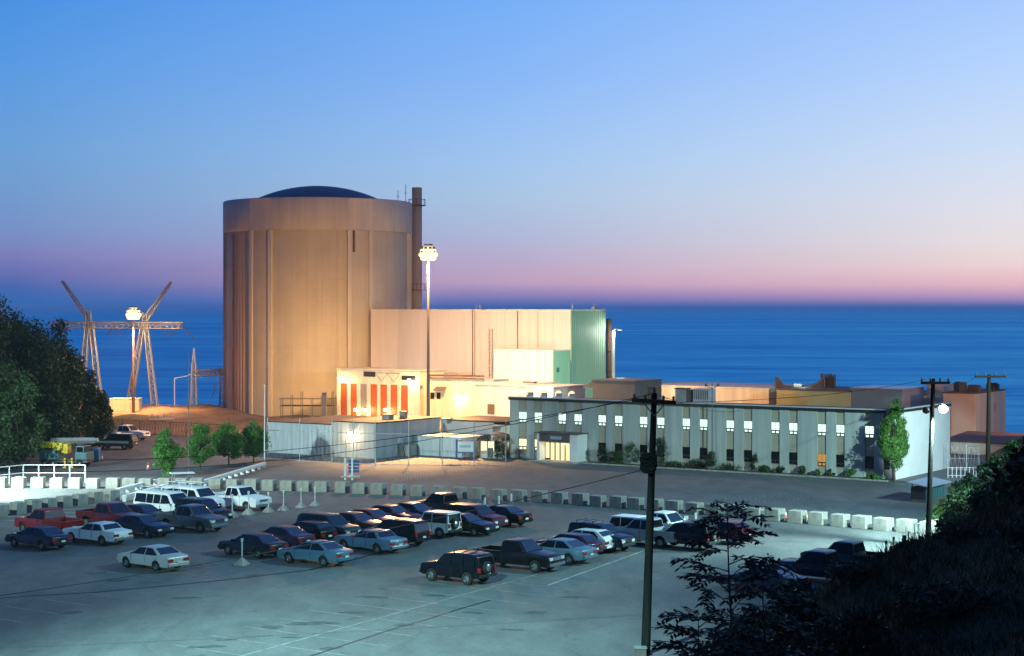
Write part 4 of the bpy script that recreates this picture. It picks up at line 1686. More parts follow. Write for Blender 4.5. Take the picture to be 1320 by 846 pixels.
grp = 'marker posts with pyramid feet behind the white pickup'
stanchion(312, 729, 695, 'white marker post on a concrete pyramid foot, nearest one, left of the black sedan')
stanchion(299.5, 667, 638, 'white marker post with a pyramid foot standing at the side of the white pickup', grp)
stanchion(320.5, 663.5, 634, 'white marker post with a pyramid foot in front of the white pickup wheel', grp)
stanchion(346, 660.5, 635, 'white marker post with a pyramid foot just beyond the white pickup bonnet', grp)
stanchion(365.5, 658.5, 633, 'third marker post from the far end of the line beyond the white pickup', grp)
stanchion(388, 655, 630, 'second marker post from the far end of the line beyond the white pickup', grp)
stanchion(406, 652.5, 628, 'last marker post with a bluish top at the far end of the line', grp)
st2 = None
for px, py, pt, lab in ((624.8, 653, 644, 'short white bollard, leftmost of three behind the dark sedan at the row end'),
                        (643, 651, 641, 'short white bollard, middle of three behind the dark sedan at the row end'),
                        (659, 647.5, 637, 'short white bollard, rightmost of three behind the dark sedan at the row end')):
    g = G(px, py)
    if st2 is None:
        st2 = thing('bollard', (0, 0, 0), lab, 'bollard', 'white bollards')
        MB().lathe([(.09, 0), (.09, .7), (.06, .78), (.001, .8)], (0, 0, 0), 10).build('post', M['white_paint'], st2)
        MB().lathe([(.22, 0), (.22, .05), (.1, .09)], (0, 0, 0), 10).build('foot', M['block'], st2)
        c = st2
    else:
        c = clone(st2)
        tag(c, lab)
    c.location = g
for px, py, pt, lab in ((884.5, 683, 665, 'small white sign on a thin post behind the dark boxy jeep, the left of two'), (897, 682, 661, 'thin white pole with a narrow sign behind the dark boxy jeep, the right of two')):
    g = G(px, py)
    h_ = (py - pt) * g.y / FPX
    e = thing('parking_sign', g, lab, 'sign')
    MB().tube([g, g + Vector((0, 0, h_))], .03, 6).build('post', M['galv'], e)
    w_ = .17 if px < 890 else .09
    MB().box(g.x - w_, g.x + w_, g.y - .05, g.y - .03, h_ - .5, h_).build('sign_plate', M['white_paint'], e)
    MB().lathe([(.18, 0), (.16, .06), (.04, .1)], g, 10).build('foot', M['block'], e)

# sign frame behind the block row and board near the kiosk
g = G(452, 619)
e = thing('notice_board', g, 'blue slatted notice board between two white posts behind the block row', 'sign')
s_ = g.y / FPX
for dx in (-7, 2):
    MB().box(g.x + dx * s_ - .09, g.x + dx * s_ + .09, g.y - .1, g.y + .08, 0, 2.25).build('post', M['white_paint'], e)
for i in range(4):
    MB().box(g.x - 3 * s_, g.x + 11 * s_, g.y + .1, g.y + .16, .75 + i * .33, .75 + i * .33 + .27).build('board', M['blue_paint'], e)
MB().box(g.x - 13 * s_, g.x + 12 * s_, g.y - .2, g.y + .3, .28, .42).build('foot', M['galv'], e)
g = G(600, 591)
e = thing('notice_board', g, 'white-panelled notice board on blue posts next to the arched kiosk', 'sign')
s_ = g.y / FPX
for dx in (-11.5, 11.5):
    MB().box(g.x + dx * s_ - .1, g.x + dx * s_ + .1, g.y - .1, g.y + .1, 0, 2.2).build('post', M['blue_paint'], e)
MB().box(g.x - 11 * s_, g.x + 11 * s_, g.y - .04, g.y + .04, .75, 1.98).build('board', M['white_paint'], e)
for z_ in (.62, 2.0):
    MB().box(g.x - 11.3 * s_, g.x + 11.3 * s_, g.y - .07, g.y + .07, z_, z_ + .13).build('rail', M['blue_paint'], e)
MB().box(g.x - 8 * s_, g.x + 7 * s_, g.y - .052, g.y - .042, 1.25, 1.55).build('panel', mat('sign_pale', (.35, .45, .55), .5), e)

# kiosk with arched roof
kg = G(622, 590.5)
ks_ = kg.y / FPX
kio = thing('guard_kiosk', kg, 'small guard kiosk with an arched brown roof and lit windows left of the office', 'kiosk')
kw, kd = 30 * ks_, 3.2
ax, ay = Vector((.95, -.31, 0)), Vector((.31, .95, 0))
ko = kg - ax * 4 * ks_
MB().obox(ko, ax, ay, 0, kw, 0, kd, 0, .85).build('wall', M['cream_wall'], kio)
for a_ in (0, kw * .34, kw * .66, kw - .12):
    for d_ in (0, kd - .12):
        MB().obox(ko, ax, ay, a_, a_ + .12, d_, d_ + .12, .85, 2.0).build('roof_post', M['dark_frame'], kio)
for i, (a_, c_) in enumerate(((.14, kw * .33), (kw * .36, kw * .65), (kw * .68, kw - .14))):
    MB().obox(ko, ax, ay, a_, c_, .03, .07, .9, 1.95).build('window', (lit_w, lit_w, M['dark_glass'])[i], kio)
b = MB()
n = 14
vs = []
for i in range(n + 1):
    t_ = math.pi * i / n
    for yy in (-.35, kd + .3):
        for rr in (1.0, .94):
            q = ko + ax * (kw / 2 - (kw / 2 + .25) * rr * math.cos(t_)) + ay * yy
            vs.append((q.x, q.y, 2.0 + .8 * rr * math.sin(t_)))
fs = []
for i in range(n):
    o_ = i * 4
    fs += [(o_, o_ + 4, o_ + 6, o_ + 2), (o_ + 1, o_ + 3, o_ + 7, o_ + 5), (o_, o_ + 1, o_ + 5, o_ + 4), (o_ + 2, o_ + 6, o_ + 7, o_ + 3)]
b.add(vs, fs)
b.build('arched_roof', M['brown_roof'], kio)
MB().obox(ko, ax, ay, kw * .36, kw * .62, -.04, 0, .05, 1.2).build('door', M['dark_steel'], kio)
kp = ko + ax * kw * .45 + ay * 1.4
point((kp.x, kp.y, 1.8), (1.0, .85, .5), 40, .15)

# dumpster shelter on the right
dc = G(1193, 648.5)
dl = along(dc, -U, 1175)
dd = along(dc, V, 1218)
ds = thing('bin_shelter', dc, 'dark slatted bin shelter with a tilted flat roof near the lamp pole on the right', 'shelter')
MB().ubox(dc, -dl, 0, 0, dd, 0.02, .25).build('plinth', M['dark_steel'], ds)
b = MB()
b.ubox(dc, -dl, -.02, 0.0, .08, .25, 1.35)
b.ubox(dc, -dl, -.02, dd - .08, dd, .25, 1.35)
b.ubox(dc, -dl - .06, -dl, 0, dd, .25, 1.35)
b.build('wall', M['plastic_black'], ds)
b = MB()
for i in range(12):
    b.ubox(dc, 0, .07, i * dd / 12 + .05, i * dd / 12 + .22, .25, 1.35)
b.ubox(dc, -.05, -.01, .1, dd - .1, .3, 1.3)
b.build('slat_wall', M['teal_paint'], ds)
b = MB()
c4 = [dc - U * (dl + .3) - V * .4, dc + U * .5 - V * .4, dc + U * .5 + V * (dd + .4), dc - U * (dl + .3) + V * (dd + .4)]
zr = (1.75, 1.42, 1.42, 1.75)
b.add([(q.x, q.y, z_) for q, z_ in zip(c4, zr)] + [(q.x, q.y, z_ + .1) for q, z_ in zip(c4, zr)],
      [(3, 2, 1, 0), (4, 5, 6, 7), (0, 1, 5, 4), (1, 2, 6, 5), (2, 3, 7, 6), (3, 0, 4, 7)])
b.build('roof', M['galv'], ds)
b = MB()
for a_ in (-dl + .05, -.1):
    for c_ in (.1, dd - .1):
        b.ubox(dc, a_ - .05, a_ + .05, c_ - .05, c_ + .05, 1.35, 1.46 if a_ > -.5 else 1.74)
b.build('roof_post', M['dark_steel'], ds)

# ================================================================== FENCES AND RAILINGS
def fence(name, label, pts, h_, step, m, post_r=.05, mesh=True, rails=(0.05, 1.0), wstep=.6, posttop=None, wr=.012):
    pts = [Vector(p) for p in pts]
    e = thing(name, pts[0], label, 'fence')
    pb_, wb, rb_ = MB(), MB(), MB()
    for a_, c_ in zip(pts[:-1], pts[1:]):
        n = max(1, round((c_ - a_).length / step))
        for i in range(n + 1):
            if i == n and c_ is not pts[-1]:
                continue
            q = a_.lerp(c_, i / n)
            pb_.tube([q, q + Vector((0, 0, h_ + (posttop or 0)))], post_r, 6)
        for rz in rails:
            rb_.tube([a_ + Vector((0, 0, h_ * rz)), c_ + Vector((0, 0, h_ * rz))], post_r * .7, 5)
        if mesh:
            k = max(2, int((c_ - a_).length / wstep))
            up = Vector((0, 0, h_))
            for i in range(k):
                q0, q1 = a_.lerp(c_, i / k), a_.lerp(c_, (i + 1) / k)
                wb.tube([q0, q1 + up], wr, 3, False)
                wb.tube([q1, q0 + up], wr, 3, False)
    pb_.build('post', m, e)
    rb_.build('rail', m, e)
    if mesh:
        o = wb.build('wire_mesh', m, e)
    return e


fence('wire_fence', 'tall wire security fence in front of the blue storehouse', [G(345, 594), G(428, 597), G(484, 600), G(570, 601), G(652, 601)], 3.6, 3.6, M['galv'], .06, True, (.03, .98), .9, 1.4, .011)
fence('wire_fence', 'wire fence along the sandy bank below the power line gantry', [G(136, 557), G(180, 560), G(240, 563), G(290, 566)], 1.9, 3.0, M['rust_steel'], .05, True, (.05, 1.0), .5, 0, .02)
fence('wire_fence', 'wire fence on the shore behind the sandy bank', [G(136, 533), G(200, 534), G(285, 536)], 1.6, 3.0, M['rust_steel'], .05, True, (.05, 1.0), .6, 0, .02)
fence('gate_fence', 'tall gate of wire panels at the end of the white office wall', [G(1222, 606), G(1246, 607), G(1262, 606)], 2.6, 2.0, M['galv'], .05, True, (.05, .5, 1.0), .4, .3, .015)
fence('picket_fence', 'low pale fence beyond the bin shelter beside the shrubs', [G(1222, 616), G(1255, 616), G(1290, 612)], 1.1, .45, M['white_paint'], .03, False, (.2, .95))
fence('wire_fence', 'low wire fence at the foot of the dark hillside by the lamp pole', [G(1168, 705), G(1190, 700), G(1222, 692)], 1.6, 1.3, M['galv'], .04, True, (.1, .95), .5, 0, .01)
rt = fence('white_railing', 'white pipe railing glaring in the lamplight on the far left', [G(-25, 628), G(30, 622), G(110, 622)], 1.75, 1.55, M['white_paint'], .07, False, (.55, 1.0))


def guardrail(label, a_, c_, w_=.42, h_=.62):
    e = thing('guard_rail', a_, label, 'guard rail')
    d_ = (c_ - a_)
    L_ = d_.length
    d_.normalize()
    n_ = Vector((-d_.y, d_.x, 0))
    MB().obox(a_, d_, n_, 0, L_, -w_ / 2, w_ / 2, h_ - .30, h_).build('beam', M['white_paint'], e, bevel=.03)
    k = max(2, int(L_ / 1.9))
    for i in range(k + 1):
        s_ = .1 + (L_ - .2) * i / k
        MB().obox(a_, d_, n_, s_ - .09, s_ + .09, -w_ / 2 + .04, w_ / 2 - .04, 0, h_ - .303).build('post', M['white_paint'], e)


guardrail('long white guard rail running away beside the small trees', G(246, 632), G(341, 603))
guardrail('white guard rail sloping up from the curved block row, the nearer of two', G(160, 647), G(212, 633))
guardrail('white guard rail sloping up from the curved block row, the farther of two', G(152, 638), G(200, 626))

# razor wire coils behind the blocks
for (a_, c_, lab) in ((G(512, 623), G(634, 603), 'coil of razor wire lying on the orange-lit asphalt behind the blocks'), (G(930, 652), G(1045, 646), 'coil of razor wire lying behind the bright blocks on the right')):
    n = 46
    pts = []
    L_ = (c_ - a_).length
    d_ = (c_ - a_).normalized()
    n_ = Vector((-d_.y, d_.x, 0))
    N = int(L_ / .5) * 10
    for i in range(N + 1):
        t_ = 2 * math.pi * i / 10
        pts.append(a_ + d_ * (L_ * i / N) + n_ * .42 * math.cos(t_) + Vector((0, 0, .46 + .42 * math.sin(t_))))
    tag(MB().tube(pts, .009, 3, False).build('razor_wire', M['galv']), lab, 'razor wire')

# boundary marker posts at the hill foot
mp0 = None
for px, pyt, dist, lab in ((1142, 697, 0, 'dark thin marker stake at the hill foot, leftmost of the row'), (1152, 692, 0, 'dark thin marker stake at the hill foot, second of the row'),
                           (1165.5, 690, 1, 'dark marker stake with a square plate at the hill foot'), (1171, 685, 0, 'dark thin marker stake closest to the lamp pole')):
    Y_ = 112 + (px - 1142) * .35
    q = P(px, 398, Y_)
    z0 = float(terrain_h(q.x, q.y)) - .1
    zt_ = Zof(pyt, Y_)
    e = thing('marker_stake', (q.x, q.y, z0), lab, 'marker stake', 'stakes at the hill foot')
    MB().tube([(q.x, q.y, z0), (q.x, q.y, zt_)], .05, 6).build('stake', M['dark_steel'], e)
    MB().box(q.x - (.14 if dist else .07), q.x + (.14 if dist else .07), q.y - .08, q.y - .05, zt_ - (.5 if dist else .2), zt_).build('plate', M['dark_steel'], e)
q = P(1221, 398, 122)
z0 = float(terrain_h(q.x, q.y)) - .2
e = thing('valve_post', (q.x, q.y, z0), 'stubby dark post with a wheel-like head on the hillside right of the lamp pole', 'post')
MB().tube([(q.x, q.y, z0), (q.x, q.y, Zof(680, 122))], .1, 8).build('post', M['dark_steel'], e)
MB().lathe([(.05, -.12), (.3, -.08), (.3, .1), (.05, .14)], (q.x, q.y, Zof(679, 122)), 10).build('head', M['dark_steel'], e)
for i, px in enumerate((1175.5, 1180.5, 1184)):
    q = P(px, 398, 123.5)
    z0 = float(terrain_h(q.x, q.y)) - .1
    o = MB().tube([(q.x, q.y, z0), (q.x, q.y, Zof(704, 123.5))], .11, 8).build('yellow_bollard', M['yellow'])
    tag(o, ('yellow bollard by the lamp pole foot, leftmost', 'yellow bollard by the lamp pole foot, middle', 'yellow bollard by the lamp pole foot, closest to the pole')[i], 'bollard', 'yellow bollards')

# left yard: trailer box, brick hut, blue cabin
q = P(141, 398, 282)
e = thing('storage_container', (q.x, q.y, 0), 'glowing cream storage container under the power line gantry', 'container')
zt_ = Zof(514.5, 282)
L_ = (179 - 141) * 282 / FPX
b = MB()
b.box(q.x, q.x + L_, q.y, q.y + 2.4, .15, zt_)
for i in range(12):
    x_ = q.x + .15 + i * (L_ - .3) / 12
    b.box(x_, x_ + .12, q.y - .04, q.y, .2, zt_ - .1)
b.build('body', M['cream_wall'], e)
MB().box(q.x - .04, q.x + L_ + .04, q.y - .06, q.y + 2.46, zt_, zt_ + .1).build('roof', M['white_wall'], e)
MB().box(q.x + .2, q.x + L_ - .2, q.y + .2, q.y + 2.2, -.6, .149).build('skid', M['dark_steel'], e)
q = P(198, 398, 268)
zg = float(terrain_h(q.x, q.y))
e = thing('equipment_hut', (q.x, q.y, zg), 'small red-brown equipment hut on the sandy bank', 'hut')
MB().box(q.x, q.x + 1.3, q.y, q.y + 1.2, zg - .3, Zof(535, 268)).build('body', M['rust_steel'], e)
MB().box(q.x - .1, q.x + 1.4, q.y - .1, q.y + 1.3, Zof(535, 268), Zof(535, 268) + .12).build('roof', M['brown_metal'], e)
MB().box(q.x + .4, q.x + .9, q.y - .03, q.y, zg - .2, Zof(539, 268)).build('door', M['brown_metal'], e)
q = P(196, 398, 252)
e = thing('pipe_rack', (q.x, q.y, 0), 'cluttered pale pipe rack at the foot of the sandy bank', 'pipe rack')
b = MB()
for i in range(4):
    b.tube([(q.x + i * .9, q.y, 0), (q.x + i * .9, q.y, 2.0 - .2 * (i % 2))], .08, 6)
b.build('upright', M['steel'], e)
b = MB()
for z_ in (.6, 1.1, 1.6):
    b.tube([(q.x - .4, q.y - .1, z_), (q.x + 3.2, q.y - .1, z_ + .1)], .11, 6)
b.build('pipe', M['white_paint'], e)
q = G(121, 596)
e = thing('portable_toilet', q, 'blue portable toilet cabin between the crane truck and the two-tone patrol car', 'cabin')
MB().box(q.x - .55, q.x + .55, q.y, q.y + 1.1, .08, 1.5).build('body', M['blue_paint'], e, bevel=.04)
MB().box(q.x - .6, q.x + .6, q.y - .05, q.y + 1.15, 1.5, 1.62).build('roof', M['blue_paint'], e, bevel=.03)
MB().box(q.x - .36, q.x + .36, q.y - .03, q.y, .14, 1.4).build('door', M['teal_paint'], e)
MB().box(q.x - .5, q.x + .5, q.y + .05, q.y + 1.05, 0, .08).build('skid', M['dark_steel'], e)

# rooftop and yard clutter around the storehouse
for px, t_, w_, h_, lab in ((500, 5.0, .5, .7, 'small grey vent on the brown storehouse roof, left of the tall mast'), (520, 8.0, .35, .9, 'slim vent pipe box on the brown storehouse roof'), (575, 4.0, .45, .6, 'low vent at the inner corner of the storehouse roof')):
    p = SBp - U * 3 + V * t_
    p = p + U * along(p, U, px)
    e = thing('roof_vent', (p.x, p.y, z2 + .1), lab, 'roof vent')
    MB().ubox(p, -w_, w_, -w_, w_, z2 + .1, z2 + h_).build('housing', M['steel'], e, bevel=.03)
    MB().ubox(p, -w_ - .1, w_ + .1, -w_ - .1, w_ + .1, z2 + h_ + .01, z2 + h_ + .1).build('cap', M['dark_steel'], e)
q = P(365, 398, 238)
e = thing('scaffold', (q.x, q.y, 0), 'dark open scaffold with planks standing between the storehouse roof and the round building', 'scaffold')
xs = [P(px, 398, 238).x for px in (362, 375, 388, 401, 414, 428)]
b = MB()
for i, x_ in enumerate(xs):
    for y_ in (238, 240):
        b.tube([(x_, y_, 0), (x_, y_, 4.9 + .5 * (i % 3))], .05, 5)
b.build('upright', M['dark_steel'], e)
b = MB()
for z_ in (2.4, 3.9, 4.9):
    for y_ in (238, 240):
        b.tube([(xs[0] - .3, y_, z_), (xs[-1] + .3, y_, z_)], .04, 5)
b.build('rail', M['dark_steel'], e)
MB().box(xs[0], xs[-1], 238.1, 239.9, 3.93, 3.98).build('plank', M['wood_pole'], e)
q = P(418, 398, 236)
e = thing('steel_column', (q.x, q.y, 0), 'thick dark steel column beside the left edge of the white columned building', 'column')
MB().box(q.x - .3, q.x + .3, q.y - .3, q.y + .3, 0, 5.9).build('shaft', M['dark_steel'], e, bevel=.03)
MB().box(q.x - .45, q.x + .45, q.y - .45, q.y + .45, 5.9, 6.05).build('cap', M['steel'], e)

# ================================================================== VEHICLES
VS = 1.09
PAINT = {}


def paint(name, col, metal=0.0, rough=0.3):
    if name not in PAINT:
        PAINT[name] = mat('paint_' + name, col, rough, tuple(min(1, c * 1.12 + .002) for c in col), 0.9, metal=metal, coat=0.22, spec=.3)
    return PAINT[name]


SPEC = {
    'sedan': dict(L=4.9, W=1.82, wr=.335, wx=(1.47, -1.38), belt=.92, top=1.44, nar=.25,
                  prof=[(-2.40, .34), (-2.45, .60), (-2.42, .92), (-2.30, .99), (-1.72, 1.04), (-1.02, 1.40), (-.75, 1.44), (.05, 1.44), (.28, 1.41), (1.05, .99), (2.10, .86), (2.36, .74), (2.46, .58), (2.45, .36), (2.35, .26)],
                  shield=((1.02, 1.005), (.31, 1.395)), rear=((-1.68, 1.06), (-1.06, 1.38)),
                  win=[[(.92, .97), (.30, 1.36), (-.28, 1.39), (-.28, .98)], [(-.36, .98), (-.36, 1.39), (-.86, 1.38), (-1.45, 1.04), (-1.42, 1.0)]]),
    'saloon': dict(L=5.2, W=1.88, wr=.34, wx=(1.58, -1.45), belt=.92, top=1.42, nar=.24,
                   prof=[(-2.58, .36), (-2.62, .66), (-2.58, .98), (-1.62, 1.03), (-1.22, 1.39), (-.95, 1.43), (-.05, 1.43), (.18, 1.40), (.80, 1.0), (2.40, .90), (2.56, .82), (2.60, .58), (2.58, .34), (2.45, .27)],
                   shield=((.78, 1.015), (.22, 1.385)), rear=((-1.58, 1.055), (-1.25, 1.365)),
                   win=[[(.68, .98), (.18, 1.35), (-.42, 1.38), (-.42, .98)], [(-.50, .98), (-.50, 1.38), (-1.02, 1.37), (-1.36, 1.03)]]),
    'pickup': dict(L=5.6, W=1.96, wr=.39, wx=(1.75, -1.65), belt=1.12, top=1.82, nar=.22, bed=(-2.76, -.78, 1.15, .72),
                   prof=[(-2.78, .48), (-2.80, .72), (-.78, .725), (-.76, 1.16), (-.66, 1.76), (-.5, 1.82), (.38, 1.83), (.58, 1.78), (1.15, 1.18), (2.50, 1.08), (2.74, .98), (2.80, .80), (2.80, .48), (2.68, .36)],
                   shield=((1.12, 1.21), (.62, 1.75)), rear=((-.745, 1.22), (-.675, 1.70)),
                   win=[[(1.0, 1.16), (.52, 1.72), (.0, 1.74), (.0, 1.16)], [(-.08, 1.16), (-.08, 1.74), (-.56, 1.73), (-.62, 1.16)]]),
    'suv': dict(L=4.7, W=1.86, wr=.37, wx=(1.42, -1.36), belt=1.05, top=1.76, nar=.20,
                prof=[(-2.28, .42), (-2.35, .66), (-2.34, 1.0), (-2.16, 1.62), (-1.95, 1.74), (-1.6, 1.77), (.22, 1.77), (.46, 1.72), (1.12, 1.12), (2.08, 1.02), (2.30, .86), (2.36, .62), (2.34, .42), (2.22, .33)],
                shield=((1.09, 1.15), (.50, 1.69)), rear=((-2.31, 1.10), (-2.18, 1.56)),
                win=[[(.98, 1.09), (.42, 1.65), (-.08, 1.68), (-.08, 1.09)], [(-.16, 1.09), (-.16, 1.68), (-1.0, 1.68), (-1.0, 1.09)], [(-1.08, 1.09), (-1.08, 1.67), (-1.86, 1.64), (-2.02, 1.09)]]),
    'jeep': dict(L=4.0, W=1.72, wr=.38, wx=(1.22, -1.10), belt=1.06, top=1.80, nar=.10, spare=True,
                 prof=[(-1.84, .48), (-1.86, .8), (-1.85, 1.06), (-1.79, 1.74), (-1.70, 1.80), (.24, 1.80), (.34, 1.76), (.62, 1.14), (1.72, 1.08), (1.84, 1.0), (1.88, .7), (1.87, .48), (1.75, .40)],
                 shield=((.60, 1.17), (.37, 1.72)), rear=((-1.84, 1.12), (-1.80, 1.68)),
                 win=[[(.48, 1.10), (.24, 1.70), (-.40, 1.72), (-.40, 1.10)], [(-.48, 1.10), (-.48, 1.72), (-1.66, 1.71), (-1.70, 1.10)]]),
    'offroader': dict(L=4.5, W=1.80, wr=.38, wx=(1.36, -1.28), belt=1.08, top=1.80, nar=.16, spare=True, rack=True,
                      prof=[(-2.12, .46), (-2.15, .8), (-2.14, 1.08), (-2.02, 1.66), (-1.86, 1.76), (-1.0, 1.80), (-.2, 1.78), (.26, 1.74), (.44, 1.70), (1.0, 1.16), (2.0, 1.06), (2.18, .94), (2.22, .7), (2.2, .46), (2.1, .38)],
                      shield=((.97, 1.19), (.47, 1.67)), rear=((-2.12, 1.14), (-2.03, 1.60)),
                      win=[[(.86, 1.13), (.40, 1.64), (-.14, 1.68), (-.14, 1.13)], [(-.22, 1.13), (-.22, 1.68), (-1.0, 1.70), (-1.0, 1.13)], [(-1.08, 1.13), (-1.08, 1.69), (-1.78, 1.64), (-1.86, 1.13)]]),
    'van': dict(L=5.4, W=2.0, wr=.36, wx=(1.75, -1.62), belt=1.15, top=2.06, nar=.20,
                prof=[(-2.68, .40), (-2.72, .7), (-2.71, 1.2), (-2.60, 1.95), (-2.42, 2.06), (.92, 2.06), (1.12, 2.0), (1.72, 1.36), (2.46, 1.18), (2.68, 1.0), (2.72, .7), (2.70, .40), (2.58, .32)],
                shield=((1.69, 1.40), (1.15, 1.96)), rear=((-2.70, 1.24), (-2.62, 1.84)),
                win=[[(1.52, 1.30), (1.02, 1.88), (.42, 1.90), (.42, 1.24)], [(.32, 1.24), (.32, 1.90), (-.38, 1.90), (-.38, 1.24)], [(-.48, 1.24), (-.48, 1.90), (-1.16, 1.90), (-1.16, 1.24)], [(-1.26, 1.24), (-1.26, 1.90), (-2.42, 1.88), (-2.50, 1.24)]]),
    'hatch': dict(L=4.4, W=1.76, wr=.33, wx=(1.33, -1.22), belt=.95, top=1.48, nar=.22,
                  prof=[(-2.10, .34), (-2.18, .62), (-2.18, .95), (-1.95, 1.12), (-1.50, 1.42), (-1.25, 1.48), (.0, 1.49), (.22, 1.46), (1.0, 1.02), (1.95, .90), (2.14, .78), (2.22, .58), (2.2, .36), (2.1, .27)],
                  shield=((.97, 1.04), (.26, 1.44)), rear=((-1.92, 1.15), (-1.54, 1.40)),
                  win=[[(.88, 1.0), (.24, 1.41), (-.30, 1.43), (-.30, 1.0)], [(-.38, 1.0), (-.38, 1.43), (-1.24, 1.42), (-1.62, 1.10), (-1.55, 1.0)]]),
}


def hw(sp, x, z):
    w = sp['W'] / 2
    t = max(0.0, min(1.0, (z - sp['belt']) / (sp['top'] - sp['belt'])))
    w -= sp['nar'] * t
    lo = max(0.0, (.62 - z) / .4)
    w -= .05 * min(1, lo)
    e = abs(x) / (sp['L'] / 2)
    return w * (1 - .10 * max(0, (e - .62) / .38) ** 2)


class LB_(MB):
    def build(self, name, m, parent=None, bevel=0.0):
        self.v = [(x * VS, y * VS, z * VS) for x, y, z in self.v]
        return MB.build(self, name, m, parent, bevel=bevel, local=True)


def body_mesh(sp):
    prof = list(sp['prof'])           # rear bottom, over the roof, to front bottom
    bot_z = prof[-1][1]
    r = sp['wr'] + .055
    under = []
    for wx in sp['wx']:               # front arch then rear arch, walking backwards along the underside
        for i in range(9):
            a = math.pi * i / 8
            under.append((wx + r * math.cos(a), max(sp['wr'] + r * math.sin(a) * 1.0, bot_z)))
    outline = prof + under
    n = len(outline)
    mb = LB_()
    vs = []
    for sgn in (-1, 1):
        for (x, z) in outline:
            vs.append((x, sgn * hw(sp, x, z), z))
    fs = [tuple(range(n)), tuple(reversed(range(n, 2 * n)))]
    for i in range(n):
        j = (i + 1) % n
        fs.append((i, n + i, n + j, j))
    mb.add(vs, fs)
    return mb, n


def make_body(sp, m, parent):
    mb, n = body_mesh(sp)
    me = bpy.data.meshes.new('body')
    me.from_pydata([(x * VS, y * VS, z * VS) for x, y, z in mb.v], [], mb.f)
    bm = bmesh.new()
    bm.from_mesh(me)
    bm.faces.ensure_lookup_table()
    np_ = len(sp['prof'])
    bm.verts.ensure_lookup_table()
    es = []
    for e in bm.edges:
        a, b = e.verts[0].index, e.verts[1].index
        sa, sb = a // n, b // n
        ia, ib = a % n, b % n
        if sa == sb and ia < np_ and ib < np_:      # outline of the side, above the sill
            es.append(e)
        elif sa != sb and ia == ib and 1 < ia < np_ - 2:
            if e.calc_face_angle(0) > .15:
                es.append(e)
    bmesh.ops.bevel(bm, geom=es, offset=.055 * VS, segments=2, affect='EDGES', profile=.6)
    bmesh.ops.recalc_face_normals(bm, faces=bm.faces)
    for f in bm.faces:
        f.smooth = False
    bm.to_mesh(me)
    bm.free()
    me.polygons.foreach_set('use_smooth', [True] * len(me.polygons))
    me.set_sharp_from_angle(angle=R(50)) if hasattr(me, 'set_sharp_from_angle') else None
    me.materials.append(m)
    o = bpy.data.objects.new('body', me)
    COL.objects.link(o)
    o.parent = parent
    return o


TINTED = M['dark_glass']


